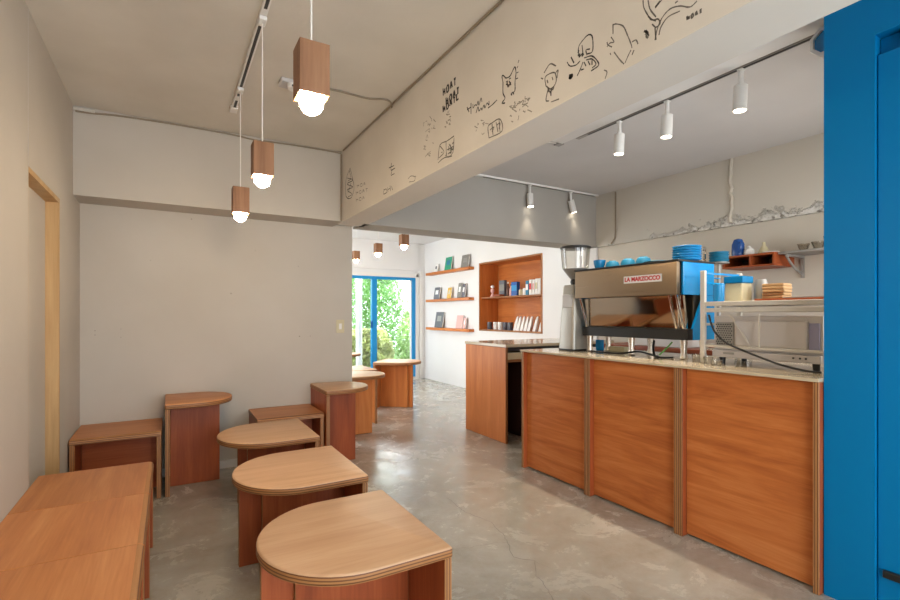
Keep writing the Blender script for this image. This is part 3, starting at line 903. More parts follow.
# things on the rack
root = tag(empty('storage_tub', (2.84, 1.575, 1.2745)), 'pale yellow tub with blue lid standing on the rack', 'tub')
bm = NB(); box(bm, -.045, .06, -.052, .047, 0, .108, 0, .008, 3); mk('tub_body', bm, M_CREAM, root)
bm = NB(); box(bm, -.05, .065, -.057, .052, .1085, .148, 0, .006, 2); mk('lid', bm, M_BLUE, root)
bm = NB(); box(bm, 2.90, 3.0, 1.545, 1.63, 1.2745, 1.30); bm.free()
bm = NB(); lathe(bm, [(.03, 0), (.034, .02), (.034, .11), (.028, .13)], (0, 0, 0), 18)
tag(mk('jar', bm, M_GREY, None, True, (2.945, 1.50, 1.2745)), 'dark grey jar between the yellow tub and the kraft packs', 'jar')
bm = NB(); box(bm, 2.79, 3.0, 1.12, 1.455, 1.2745, 1.289, 0, .002)
tag(mk('wooden_tray', bm, WOOD[1]), 'thin brown tray under the kraft paper packs on the rack', 'tray')
for i in range(5):
    bm = NB(); r_ = random.uniform(-.004, .004)
    box(bm, -.05, .05, -.055, .055, 0, .0165, 0, .006, 2)
    w_ = ('bottom', 'second', 'middle', 'fourth', 'topmost')[i]
    tag(mk('paper_pack', bm, M_KRAFT, None, False, (2.90 + r_, 1.392 + r_, 1.2895 + i * .0168), random.uniform(-.06, .06)), w_ + ' kraft paper pack counted upward in the rack stack', 'paper pack', 'kraft paper packs stacked on the rack')
bm = NB(); box(bm, 2.83, 2.98, 1.13, 1.33, 1.2895, 1.296, 0, .001)
tag(mk('baking_sheet', bm, M_GREY), 'grey metal sheet lying beside the kraft packs', 'sheet')
bm = NB(); box(bm, 2.72, 2.78, 1.635 - .028, 1.635 - .018, 1.2745, 1.37, 0, .002); bm.free()
bm = NB(); lathe(bm, [(.025, 0), (.028, .01), (.03, .10), (.022, .105)], (0, 0, 0), 16)
tag(mk('blue_beaker', bm, M_BLUEM, None, True, (2.70, 1.60, 1.2745)), 'blue beaker squeezed behind the left rack post', 'beaker')

# small things under the machine
bm = NB(); box(bm, -.03, .03, -.07, .07, 0, .035, 0, .006)
tag(mk('dish_cloth', bm, M_CREAM, None, False, (2.93, 2.50, CT + .0005)), 'cream folded cloth under the coffee machine', 'cloth')
bm = NB(); box(bm, -.02, .02, -.025, .025, 0, .08, 0, .003)
tag(mk('tea_tin', bm, M_BLUEC, None, False, (2.90, 2.66, CT + .0005)), 'small blue tin beside the grinder under the machine', 'tin')
bm = NB()
tube(bm, smooth_path([(2.70, 2.56, CT + .008), (2.66, 2.40, CT + .008), (2.67, 2.25, CT + .012), (2.69, 2.14, CT + .03), (2.67, 2.03, CT + .02), (2.66, 1.96, CT + .007), (2.72, 1.90, CT + .007)]), .006, 8)
tag(mk('power_cord', bm, M_BLACK, None, True), 'black cord looping under the coffee machine', 'cord')
bm = NB()
tube(bm, smooth_path([(2.80, 2.10, CT + .10), (2.74, 2.06, CT + .05), (2.70, 2.02, CT + .012), (2.69, 1.99, CT + .008)]), .008, 8)
tag(mk('drain_hose', bm, M_BLACK, None, True), 'thick black hose hanging down from the coffee machine', 'hose')
bm = NB(); tube(bm, smooth_path([(2.78, 1.95, CT + .10), (2.75, 1.97, CT + .06), (2.72, 2.0, CT + .016)]), .005, 6)
tag(mk('ground_wire', bm, plain('green_wire', (.12, .35, .06), .5), None, True), 'green wire hanging down from the coffee machine', 'wire')
for i, (x, y, r, h, lab) in enumerate(((2.66, 1.70, .034, .045, 'small glass beside the left rack post on the counter'),
                                       (2.60, 1.60, .026, .04, 'small glass in front of the left rack post'),
                                       (2.56, 1.53, .03, .028, 'low glass dish near the counter edge'))):
    bm = NB(); lathe(bm, [(r * .85, 0), (r * .88, .003), (r, h), (r * .93, h), (r * .8, .006)], (0, 0, 0), 18)
    tag(mk('drinking_glass', bm, M_GLASSB, None, True, (x, y, CT + .0005)), lab, 'glass', 'glasses on the counter')

# ------------------------------------------------------------------ kitchen wall shelves
root = tag(empty('wall_shelf', (4.05, 2.10, 1.575)), 'orange wooden open box shelf on the kitchen wall', 'shelf')
bm = NB(); box(bm, -.13, .168, -.20, .195, .085, .10, 0, .002); mk('top_board', bm, WOOD[1], root)
bm = NB(); box(bm, -.13, .168, -.20, .195, 0, .014, 0, .002); mk('bottom_board', bm, WOOD[1], root)
for y in (-.20, -.03, .181):
    bm = NB(); box(bm, -.13, .168, y, y + .014, .0145, .0845); mk('divider', bm, WOOD[2], root)
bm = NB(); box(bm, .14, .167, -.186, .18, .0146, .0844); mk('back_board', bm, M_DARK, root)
root = tag(empty('wall_shelf', (4.07, 1.45, 1.655)), 'dark thin wall shelf on a metal bracket at right', 'shelf')
bm = NB(); box(bm, -.12, .148, -.5, .44, 0, .018, 0, .002); mk('board', bm, M_GREY, root)
bm = NB(); box(bm, .13, .147, .38, .40, -.17, -.0005); box(bm, -.10, .13, .38, .40, -.018, -.0006)
pts = [(.13, -.14), (.02, -.10), (-.06, -.05), (-.10, -.018)]
tube(bm, [(p[0], .39, p[1]) for p in smooth_path([(a, .39, b) for a, b in pts])] if False else [(p.x, .39, p.z) for p in smooth_path([(a, .39, b) for a, b in pts])], .009, 8)
mk('bracket', bm, M_GREY, root, False)
ZS = 1.6755
for i in range(4):
    bm = NB(); lathe(bm, [(.05, 0), (.062, .004), (.07, .019), (.064, .019), (.05, .007)], (0, 0, 0), 24)
    w_ = ('lowest', 'second', 'third', 'topmost')[i]
    tag(mk('bowl', bm, M_TEAL, None, True, (3.62, 2.145, 1.601 + i * .0195)), w_ + ' teal bowl counted upward in the stack on the cup stand', 'bowl', 'teal bowls stacked on the cup stand')
root = tag(empty('cup_stand', (3.62, 2.145, .9305)), 'steel pedestal stand holding the teal bowls behind the rack', 'stand')
bm = NB(); lathe(bm, [(.07, 0), (.07, .01), (.02, .02)], (0, 0, 0), 24); mk('base', bm, M_CHROME, root, True)
bm = NB(); lathe(bm, [(.015, .0205), (.015, .655)], (0, 0, 0), 14); mk('column', bm, M_GREY, root, True)
bm = NB(); lathe(bm, [(.03, .6555), (.07, .662), (.07, .67)], (0, 0, 0), 24); mk('plate', bm, M_GREY, root, True)
root = tag(empty('pitcher', (4.02, 2.222, ZS)), 'dark blue pitcher on the orange kitchen shelf', 'pitcher')
bm = NB(); lathe(bm, [(.045, 0), (.048, .01), (.046, .10), (.036, .125), (.034, .13)], (0, 0, 0), 22); mk('body', bm, M_NAVY, root, True)
bm = NB(); lathe(bm, [(.034, .1305), (.03, .14), (.01, .148)], (0, 0, 0), 18); mk('lid', bm, M_NAVY, root, True)
bm = NB(); tube(bm, smooth_path([(-.035, -.03, .11), (-.055, -.05, .10), (-.055, -.05, .05), (-.035, -.03, .03)]), .006, 7); mk('handle', bm, M_NAVY, root, True)
root = tag(empty('sugar_jar', (4.02, 2.136, ZS)), 'small round white jar beside the dark blue pitcher', 'jar')
bm = NB(); lathe(bm, [(.025, 0), (.037, .02), (.036, .045), (.022, .06)], (0, 0, 0), 20); mk('body', bm, M_PAPER, root, True)
bm = NB(); lathe(bm, [(.022, .0605), (.012, .072), (.008, .08)], (0, 0, 0), 14); mk('lid', bm, M_PAPER, root, True)
bm = NB(); lathe(bm, [(.04, 0), (.042, .01), (.028, .05), (.012, .075), (.012, .10)], (0, 0, 0), 20)
tag(mk('coffee_dripper', bm, M_CREAM, None, True, (4.06, 2.045, ZS)), 'tan cone shaped dripper on the right of the orange shelf', 'dripper')
bm = NB(); lathe(bm, [(.05, 0), (.06, .006), (.058, .009), (.04, .004)], (0, 0, 0), 20)
tag(mk('saucer', bm, M_PAPER, None, True, (3.98, 1.955, ZS)), 'flat white saucer on the right end of the orange shelf', 'saucer')
for y, r, h, lab in ((1.76, .04, .05, 'clear glass bowl at the left of the dark shelf'), (1.665, .045, .055, 'clear glass bowl in the middle of the dark shelf'), (1.605, .03, .09, 'clear glass beaker near the blue frame on the dark shelf')):
    bm = NB(); lathe(bm, [(r * .6, 0), (r * .65, .004), (r, h), (r * .95, h), (r * .55, .008)], (0, 0, 0), 18)
    tag(mk('glass_bowl', bm, M_GLASSB, None, True, (4.04, y, 1.6735)), lab, 'glass', 'glassware on the dark shelf')
# steel tools standing behind the machine
bm = NB(); lathe(bm, [(.05, 0), (.055, .005), (.06, .13), (.056, .13), (.05, .01)], (0, 0, 0), 18)
tag(mk('utensil_jar', bm, M_GLASSB, None, True, (3.72, 2.02, .9305)), 'clear utensil jar on the back counter', 'jar')
root = tag(empty('faucet', (3.66, 2.285, .9305)), 'tall steel coffee tap standing behind the espresso machine', 'tap')
bm = NB(); lathe(bm, [(.035, 0), (.03, .01), (.02, .02), (.02, .66)], (0, 0, 0), 16); mk('column', bm, M_CHROME, root, True)
bm = NB(); tube(bm, smooth_path([(0, 0, .6605), (0, 0, .74), (-.04, -.03, .79), (-.08, -.05, .77), (-.09, -.055, .70)]), .013, 8); mk('spout', bm, M_CHROME, root, True)
bm = NB(); tube(bm, [(.02, -.02, .64), (.02, -.075, .69)], .009, 8); mk('lever', bm, M_BLACK, root, True)

# ------------------------------------------------------------------ niche and wall shelves in the far room
root = tag(empty('wall_niche', (RX, (NY0 + NY1) / 2, NZ0)), 'orange wooden recessed display niche in the white wall', 'shelf')
hh = (NY1 - NY0) / 2; H = NZ1 - NZ0
panel('side_board', (-.012, .345, -hh + .001, -hh + .022, .001, H - .001), 1, 2, root, ORW)
panel('side_board', (-.012, .345, hh - .022, hh - .001, .001, H - .001), 1, 2, root, ORW)
panel('bottom_board', (-.012, .345, -hh + .0225, hh - .0225, .001, .022), 2, 1, root, ORW)
panel('top_board', (-.012, .345, -hh + .0225, hh - .0225, H - .022, H - .001), 2, 1, root, ORW)
panel('back_board', (.3455, .358, -hh + .001, hh - .001, .001, H - .001), 0, 1, root, ORW)
panel('middle_shelf', (.02, .345, -hh + .0225, hh - .0225, .500, .520), 2, 1, root, ORW)


def lath(name, prof, loc, m, label, cat, group, n=14):
    bm = NB(); lathe(bm, prof, (0, 0, 0), n)
    return tag(mk(name, bm, m, None, True, loc), label, cat, group)


def niche_y(px, X=4.3):
    u = (px - 450) / F; d = X / (S_ + u * C_)
    return d * (C_ - u * S_)


ZM = NZ0 + .5205
ZB = NZ0 + .0225
M_PINK = plain('pink_card', (.75, .42, .38), .6)
M_GREEN = plain('green_cover', (.02, .30, .17), .5)
M_GREYB = plain('grey_cover', (.22, .21, .19), .5)
M_CHAR = plain('charcoal_cover', (.10, .10, .12), .45)
M_YEL = plain('yellow_cover', (.70, .42, .06), .5)
M_BROWN = plain('brown_glass', (.10, .04, .02), .2)
NG = 'goods in the orange niche'
XN = 4.30


def bottle(px, z, r, h, m, mcap, label):
    root = tag(empty('bottle', (XN, niche_y(px), z)), label, 'bottle', NG)
    bm = NB(); lathe(bm, [(r * .9, 0), (r, .006), (r, h * .62), (r * .42, h * .78), (r * .4, h * .88)], (0, 0, 0), 16); mk('body', bm, m, root, True)
    bm = NB(); lathe(bm, [(r * .46, h * .8805), (r * .46, h)], (0, 0, 0), 12); mk('cap', bm, mcap, root, True)


def carton(px, z, w, d, h, m, label, band=None, name='carton'):
    root = tag(empty(name, (XN, niche_y(px), z)), label, name.replace('_', ' '), NG)
    bm = NB(); box(bm, -d / 2, d / 2, -w / 2, w / 2, 0, h, 0, .003); mk('body', bm, m, root)
    if band:
        bm = NB(); box(bm, -d / 2 - .0015, -d / 2 - .0002, -w / 2 + .004, w / 2 - .004, h * .35, h * .75); mk('label_band', bm, band, root)


root = tag(empty('figurine', (XN, niche_y(492.5), ZM)), 'small pinkish white ornament at the left of the upper niche shelf', 'ornament', NG)
bm = NB(); lathe(bm, [(.03, 0), (.034, .01), (.012, .06), (.03, .085), (.028, .12), (.012, .135)], (0, 0, 0), 16); mk('body', bm, M_PINK, root, True)
bm = NB(); lathe(bm, [(.012, .1355), (.03, .15), (.03, .17), (.01, .185)], (0, 0, 0), 14); mk('head', bm, M_PAPER, root, True)
carton(503, ZM, .13, .05, .24, M_CHAR, 'tall dark box left on the upper niche shelf', M_GREYB)
bm = NB(); box(bm, -.06, .05, -.09, .07, 0, .03, 0, .003)
tag(mk('wooden_block', bm, WOOD[1], None, False, (4.245, niche_y(499, 4.245), ZM)), 'small flat wooden block before the tall dark box', 'block')
bottle(508, ZM, .027, .21, M_BROWN, M_PAPER, 'brown bottle with white cap between dark box and blue bag')
bottle(511, ZM, .025, .17, M_PINK, M_BLACK, 'pale pink bottle with black cap on the upper niche shelf')
carton(515.5, ZM, .13, .06, .20, M_NAVY, 'bright blue bag on the upper niche shelf', M_BLUEC, 'coffee_bag')
lath('jar', [(.03, 0), (.032, .01), (.032, .075), (.025, .085)], (XN, niche_y(521), ZM), M_CREAM, 'short cream jar right of the blue bag', 'jar', NG)
lath('jar', [(.034, 0), (.036, .01), (.036, .09), (.028, .10)], (XN, niche_y(525.3), ZM), M_PAPER, 'short white jar before the teal box', 'jar', NG)
carton(528.3, ZM, .06, .05, .20, M_TEAL, 'narrow teal box on the upper niche shelf', M_PAPER)
carton(532.2, ZM, .055, .07, .21, M_PAPER, 'white carton with red band on the upper niche shelf', M_RED)
carton(535.3, ZM, .045, .07, .205, M_PAPER, 'white carton with pink band on the upper niche shelf', M_PINK)
carton(538.3, ZM, .05, .07, .215, M_PAPER, 'white carton with cream band on the upper niche shelf', M_CREAM)
carton(541.2, ZM, .045, .07, .215, M_PAPER, 'plain white carton at the right end of the upper niche shelf')
for px, m, lab in ((489.8, M_CHAR, 'dark mug at the left end of the lower niche shelf'), (496.0, M_PAPER, 'white mug beside the dark mug on the lower niche shelf'),
                   (500.8, M_PAPER, 'second white mug on the lower niche shelf'), (505.6, M_CHAR, 'dark mug right of the white mugs on the lower niche shelf'), (510.2, M_CHAR, 'dark mug beside the white pouches on the lower niche shelf')):
    root = tag(empty('mug', (XN, niche_y(px), ZB)), lab, 'mug', 'mugs in the orange niche')
    bm = NB(); lathe(bm, [(.036, 0), (.040, .006), (.042, .115), (.038, .115), (.035, .012)], (0, 0, 0), 18); mk('body', bm, m, root, True)
    bm = NB(); tube(bm, smooth_path([(-.03, -.035, .095), (-.05, -.06, .085), (-.05, -.06, .045), (-.03, -.035, .03)]), .006, 6); mk('handle', bm, m, root, True)
names = ('leftmost white pouch leaning on the lower niche shelf', 'second white pouch from the mugs on the lower niche shelf', 'third white pouch from the mugs on the lower niche shelf',
         'fourth white pouch from the mugs on the lower niche shelf', 'fifth white pouch from the mugs on the lower niche shelf', 'lone white pouch near the right of the lower niche shelf', 'rightmost white pouch at the niche side')
for px, lab in zip((515.2, 518.2, 521.9, 525.6, 529.2, 534.8, 540.6), names):
    bm = NB(); t = random.uniform(-.10, .02)
    prof = [(-.030, 0), (.030, 0), (.028, .10), (.012, .19), (-.004, .205), (-.018, .17), (-.028, .09)]
    A = [bm.verts.new((-.018 + p[1] * .16, p[0] - p[1] * .17, p[1])) for p in prof]; B = [bm.verts.new((.018 + p[1] * .10, p[0] - p[1] * .17, p[1])) for p in prof]
    bm.faces.new(A); bm.faces.new(B[::-1])
    for i in range(7): bm.faces.new((A[i], A[(i + 1) % 7], B[(i + 1) % 7], B[i]))
    tag(mk('pouch', bm, M_PAPER, None, False, (XN, niche_y(px), ZB)), lab, 'pouch', 'white pouches in the orange niche')

for z, w_ in ((1.925, 'top'), (1.437, 'middle'), (.93, 'lowest')):
    bm = NB(); box(bm, 4.095, RX - .0005, 6.45, 7.93, z, z + .045, 0, .003)
    bmesh.ops.recalc_face_normals(bm, faces=bm.faces[:])
    tag(mk('wall_shelf', bm, ORW[1]), w_ + ' of the three slim orange shelves on the white wall', 'shelf', 'slim wall shelves')


def book(px, z, w, h, m, m2, label, t=.02, lean=.16):
    y = niche_y(px, 4.11)
    root = tag(empty('book', (4.14, y, z + .0455)), label, 'book', 'books on the slim wall shelves')
    R_ = Matrix.Rotation(lean, 4, 'Y')
    bm = NB(); box(bm, -t / 2, t / 2, -w / 2, w / 2, 0.004, h, 0, .002)
    bmesh.ops.transform(bm, matrix=R_, verts=bm.verts[:]); mk('cover', bm, m, root)
    bm = NB(); box(bm, -t / 2 + .003, t / 2 - .003, -w / 2 - .002, w / 2 - .003, 0.007, h + .0015)
    bmesh.ops.transform(bm, matrix=R_, verts=bm.verts[:]); mk('pages', bm, M_PAPER, root)
    if m2:
        bm = NB(); box(bm, -t / 2 - .0015, -t / 2 - .0002, -w / 4, w / 4, h * .4, h * .75)
        bmesh.ops.transform(bm, matrix=R_, verts=bm.verts[:]); mk('cover_print', bm, m2, root)


book(434.6, 1.925, .11, .14, M_PAPER, M_CHAR, 'small white and black booklet at the left of the top shelf')
book(446.3, 1.925, .22, .23, M_GREEN, M_TEAL, 'green book in the middle of the top shelf')
book(463, 1.925, .22, .21, M_GREYB, M_GREY, 'grey brown book at the right of the top shelf')
book(435, 1.437, .20, .215, M_CHAR, M_PAPER, 'dark bordered white book at the left of the middle shelf')
book(447.5, 1.437, .13, .19, M_YEL, M_CREAM, 'yellow book in the middle of the middle shelf')
book(457.5, 1.437, .12, .25, M_GREYB, M_PAPER, 'pale grey magazine on the middle shelf')
book(461.5, 1.437, .10, .23, M_CHAR, M_PAPER, 'dark grey magazine at the right of the middle shelf')
book(437, .93, .28, .28, M_CHAR, M_GREY, 'large charcoal book on the lowest shelf')
book(457.5, .93, .20, .22, M_PINK, None, 'pink book on the lowest shelf')
book(462.6, .93, .07, .18, M_PINK, M_PAPER, 'smaller pink booklet behind the pink book on the lowest shelf')

# ------------------------------------------------------------------ lamps
def pendant(x, y, z0, s, h, label, group, ztop=CEIL - .02):
    root = tag(empty('pendant_lamp', (x, y, z0)), label, 'lamp', group)
    t = .010
    bm = NB()
    a = s / 2
    box(bm, -a, a, -a, -a + t, 0, h, 0, .001, 1); box(bm, -a, a, a - t, a, 0, h, 0, .001, 1)
    box(bm, -a, -a + t, -a + t, a - t, 0, h); box(bm, a - t, a, -a + t, a - t, 0, h); box(bm, -a + t, a - t, -a + t, a - t, h - .012, h - .001)
    mk('lamp_shade', bm, WALNUT, root)
    bm = NB(); lathe(bm, [(.03, .035), (.03, h - .013)], (0, 0, 0), 16); mk('lamp_socket', bm, M_WHITE, root)
    bm = NB()
    prof = [(.012, .0345), (.022, .022)] + [(.034 * math.sin(PI * q / 12), -.014 - .034 * math.cos(PI * q / 12)) for q in range(9, 0, -1)] + [(.002, -.048)]
    lathe(bm, prof, (0, 0, 0), 24); mk('bulb', bm, M_BULB, root, True)
    bm = NB(); tube(bm, [(0, 0, h - .002), (0, 0, ztop - z0)], .0028, 6); mk('cord', bm, M_CORD, root)
    bm = NB(); box(bm, -.016, .016, -.03, .03, ztop - z0, ztop - z0 + .019, 0, .003); mk('track_plug', bm, M_WHITE, root)


GP = 'wooden box pendant lamps'
TX = .358
ZP = CEIL - .042
pendant(TX, 1.42, 1.832, .085, .148, 'nearest and largest looking wooden box pendant lamp', GP, ZP)
pendant(TX, 2.28, 1.816, .085, .145, 'middle wooden box pendant lamp in the front room', GP, ZP)
pendant(TX, 3.05, 1.792, .088, .148, 'wooden box pendant lamp hanging nearest the back wall', GP, ZP)
pendant(2.35, 5.10, 2.005, .09, .125, 'rightmost of the three far room pendant lamps', GP)
pendant(2.35, 5.90, 2.005, .09, .125, 'middle of the three far room pendant lamps', GP)
pendant(2.35, 6.76, 2.005, .09, .125, 'leftmost far room pendant lamp nearest the garden window', GP)

root = tag(empty('lighting_track', (TX, 2.3, CEIL)), 'white ceiling track carrying the three front pendant lamps', 'track')
bm = NB(); box(bm, -.015, .015, -1.3, 1.12, -.022, -.0005, 0, .002); mk('rail', bm, M_WHITE, root)
bm = NB(); box(bm, -.007, .007, -1.28, -.10, -.0226, -.0224); box(bm, -.007, .007, 0.02, .86, -.0226, -.0224); box(bm, -.007, .007, .93, 1.04, -.0226, -.0224)
mk('rail_slot', bm, M_BLACK, root)
bm = NB(); box(bm, -.022, .022, 1.05, 1.13, -.027, 0, 0, .003); mk('end_cap', bm, M_WHITE, root)
root = tag(empty('lighting_track', (2.35, 6.2, CEIL)), 'white ceiling track in the far room', 'track')
bm = NB(); box(bm, -.018, .018, -1.4, 1.2, -.02, -.0005, 0, .002); mk('rail', bm, M_WHITE, root)

root = tag(empty('ceiling_detector', (.60, 2.87, CEIL)), 'small grey white ceiling box behind the nearest pendant lamp', 'detector')
bm = NB(); box(bm, -.055, .055, -.05, .05, -.022, 0, 0, .006); mk('base', bm, M_LGREY, root)
bm = NB(); lathe(bm, [(.025, -.05), (.035, -.045), (.04, -.0225)], (.02, -.02, 0), 16); mk('cover', bm, M_WHITE, root, True)
bm = NB(); box(bm, 0, .012, -.062, -.056, -.046, -.038); box(bm, .025, .037, -.062, -.056, -.046, -.038); mk('slot', bm, M_BLACK, root)
bm = NB(); tube(bm, smooth_path([(.655, 2.86, CEIL - .006), (.85, 2.82, CEIL - .008), (1.05, 2.83, CEIL - .006), (1.15, 2.79, CEIL - .006), (1.20, 2.80, CEIL - .012), (1.222, 2.84, CEIL - .02)]), .006, 6)
tag(mk('ceiling_cable', bm, M_CABLE, None, True), 'thin cable from the ceiling box to the doodled beam', 'cable')
bm = NB()
cp = [(-.52, 3.872, 2.505), (-.45, 3.872, 2.508), (-.30, 3.872, 2.522), (0, 3.872, 2.53), (.4, 3.872, 2.528), (.55, 3.872, 2.518), (.8, 3.872, 2.528), (1.1, 3.872, 2.53), (1.218, 3.872, 2.528)]
tube(bm, smooth_path(cp), .006, 6)
tag(mk('ceiling_cable', bm, M_CABLE, None, True), 'thin brown cable along the top of the back beam', 'cable')
bm = NB(); tube(bm, smooth_path([(1.220, 3.872, 2.52), (1.220, 3.873, 2.3), (1.219, 3.873, 2.1), (1.220, 3.872, 1.975)]), .007, 6)
tag(mk('ceiling_cable', bm, M_CABLE, None, True), 'brown cable down the corner between both beams', 'cable')
bm = NB(); tube(bm, [(1.220, -1.4, 2.536), (1.220, 1.6, 2.536), (1.220, 3.82, 2.536)], .006, 6)
tag(mk('ceiling_cable', bm, M_CABLE, None, True), 'brown cable along the top edge of the doodled beam', 'cable')
bm = NB(); tube(bm, [(-.53, 3.862, 2.518), (-.42, 3.862, 2.518)], .009, 8)
tag(mk('conduit', bm, M_RACK, None, True), 'short white pipe in the upper left corner', 'pipe')


def spot(x, y, ztop, tilt, label, group, ax='X', en=58):
    root = tag(empty('spotlight', (x, y, ztop)), label, 'spotlight', group)
    bm = NB(); box(bm, -.015, .015, -.015, .015, -.012, -.0025, 0, .002); mk('track_plug', bm, M_WHITE, root)
    bm = NB(); lathe(bm, [(.012, -.088), (.012, -.0125)], (0, 0, 0), 12); mk('stem', bm, M_WHITE, root)
    R_ = Matrix.Translation((0, 0, -.088)) @ Matrix.Rotation(tilt, 4, ax)
    bm = NB(); lathe(bm, [(.031, -.135), (.0335, -.135), (.0335, -.004), (.028, 0)], (0, 0, 0), 24, mat=R_); mk('lamp_head', bm, M_WHITE, root, True)
    bm = NB(); lathe(bm, [(.0295, -.1375), (.0295, -.1355)], (0, 0, 0), 24, mat=R_); mk('lens', bm, M_SPOTE, root)
    l = bpy.data.lights.new('spot_lamp', 'SPOT'); l.energy = en; l.color = (1, .86, .68); l.spot_size = math.radians(75); l.spot_blend = .7; l.shadow_soft_size = .03
    lo = bpy.data.objects.new('spot_lamp', l); COL.objects.link(lo); lo.parent = root
    lo.matrix_local = R_ @ Matrix.Translation((0, 0, -.142))


GS = 'white cylinder spotlights over the counter'
KT = CEIL - .018
spot(2.66, 2.265, KT, .05, 'white spotlight furthest along the counter track', GS)
spot(2.66, 1.90, KT, .05, 'middle white spotlight on the counter track', GS)
spot(2.66, 1.455, KT, .05, 'nearest and largest looking white spotlight on the counter track', GS)
spot(3.176, 3.838, KT, -.08, 'left white spotlight on the short track by the lintel', GS, 'X', 7)
spot(3.74, 3.838, KT, -.35, 'right tilted white spotlight on the short track by the lintel', GS, 'Y', 3)
for nm, b6, sl, lab in (('lighting_track', (2.643, 2.677, .99, 2.66, KT, CEIL - .0125), (2.652, 2.668, .99, 2.55, KT - .002, KT - .0002), 'dark slotted ceiling track above the coffee counter'),
                        ('lighting_track', (2.50, 4.15, 3.820, 3.856, KT, CEIL - .0005), (2.60, 4.10, 3.832, 3.845, KT - .002, KT - .0002), 'short ceiling track along the grey lintel')):
    root = tag(empty(nm, ((b6[0] + b6[1]) / 2, (b6[2] + b6[3]) / 2, CEIL)), lab, 'track')
    lx, ly, lz = root.location
    for n_, q, m in (('rail', b6, M_GREY if 'counter' in lab else M_WHITE), ('rail_slot', sl, M_BLACK)):
        bm = NB(); box(bm, q[0] - lx, q[1] - lx, q[2] - ly, q[3] - ly, q[4] - lz, q[5] - lz, 0, .001, 1); mk(n_, bm, m, root)
root = tag(empty('ceiling_bracket', (2.64, 2.83, CEIL)), 'small dark bracket on the ceiling beyond the counter track', 'bracket')
bm = NB(); box(bm, -.035, .02, -.03, .03, -.016, -.0005, 0, .003); mk('plate', bm, M_GREY, root)
bm = NB(); tube(bm, [(-.30, .0, -.008), (-.2, .02, -.008), (-.036, 0, -.008)], .004, 6); mk('lead', bm, M_CORD, root)

# round blue fitting at the ceiling beside the blue frame
root = tag(empty('ceiling_fitting', (2.62, 1.035, 2.50)), 'white rimmed blue round fitting near the ceiling beside the blue frame', 'fixture')
R_ = Matrix.Rotation(-PI / 2, 4, 'Y') @ Matrix.Scale(.62, 4) @ Matrix.Rotation(PI / 8, 4, 'Z')
bm = NB(); lathe(bm, [(.088, -.0), (.112, -.0), (.118, .03), (.112, .06), (.088, .06)], (0, 0, 0), 8, cap=False, mat=R_)
lathe(bm, [(.088, .06), (.088, .0)], (0, 0, 0), 8, cap=False, mat=R_); bmesh.ops.remove_doubles(bm, verts=bm.verts[:], dist=1e-5)
mk('rim', bm, M_PAPER, root, False)
bm = NB(); lathe(bm, [(.0875, .02), (.0875, .04)], (0, 0, 0), 8, mat=R_); mk('face', bm, M_BLUEC, root)
root.location.z = CEIL - .088

# wall switch
root = tag(empty('light_switch', (1.30, BY, 1.10)), 'cream light switch at the right end of the back wall', 'switch')
bm = NB(); box(bm, -.036, .036, -.007, -.0005, -.058, .058, 0, .002); mk('plate', bm, M_CREAM, root)
bm = NB(); box(bm, -.012, .012, -.011, -.0072, -.025, .025, 0, .001); mk('rocker', bm, M_WHITE, root)

# ------------------------------------------------------------------ ink drawings on the beam
def drawing(strokes, mat, wd, label=None):
    bm = NB()
    X = 1.2294
    for st in strokes:
        P = [on_x(a, b, X) for a, b in st]
        P = [Vector((0, p[1], p[2])) for p in P]
        if len(P) > 2: P = smooth_path(P, 4)
        prev = None
        for i, p in enumerate(P):
            a = P[max(i - 1, 0)]; b = P[min(i + 1, len(P) - 1)]
            t = (b - a)
            if t.length < 1e-7: continue
            t.normalize()
            n = Vector((0, -t.z, t.y)) * wd * random.uniform(.7, 1.15)
            l = bm.verts.new((X, p.y + n.y, p.z + n.z)); r = bm.verts.new((X, p.y - n.y, p.z - n.z))
            if prev: bm.faces.new((prev[0], prev[1], r, l))
            prev = (l, r)
    o = mk('ink_drawing', bm, mat, beam)
    if label: o['label'] = label
    return o


def scrib(x0, x1, y0, y1, n, slope=-.5):
    """small handwriting-like strokes inside a slanted pixel box"""
    out = []
    for i in range(n):
        cx = random.uniform(x0, x1); cy = random.uniform(y0, y1) + slope * (cx - (x0 + x1) / 2)
        w_ = random.uniform(1.0, 2.6)
        out.append([(cx + random.uniform(-w_, w_), cy + random.uniform(-w_, w_)) for _ in range(3)])
    return out


def letters(x, y, dx, dy, n, h):
    out = []
    for i in range(n):
        a, b = x + dx * i, y + dy * i
        k = i % 5
        if k == 0: out += [[(a, b - h), (a + .3, b + h)], [(a + 1.8, b - h), (a + 2, b + h * .6)], [(a, b), (a + 2, b - .8)]]
        elif k == 1: out += [[(a, b - h * .5), (a + 1.6, b - h), (a + 2, b + h * .4), (a + .4, b + h), (a, b - h * .5)]]
        elif k == 2: out += [[(a, b + h), (a + .9, b - h), (a + 2, b + h * .6)], [(a + .4, b + .2), (a + 1.7, b - .3)]]
        elif k == 3: out += [[(a, b - h * .7), (a + 2, b - h)], [(a + 1, b - h), (a + 1, b + h)]]
        else: out += [[(a, b - h), (a, b + h), (a + 1.9, b + h * .5)]]
    return out


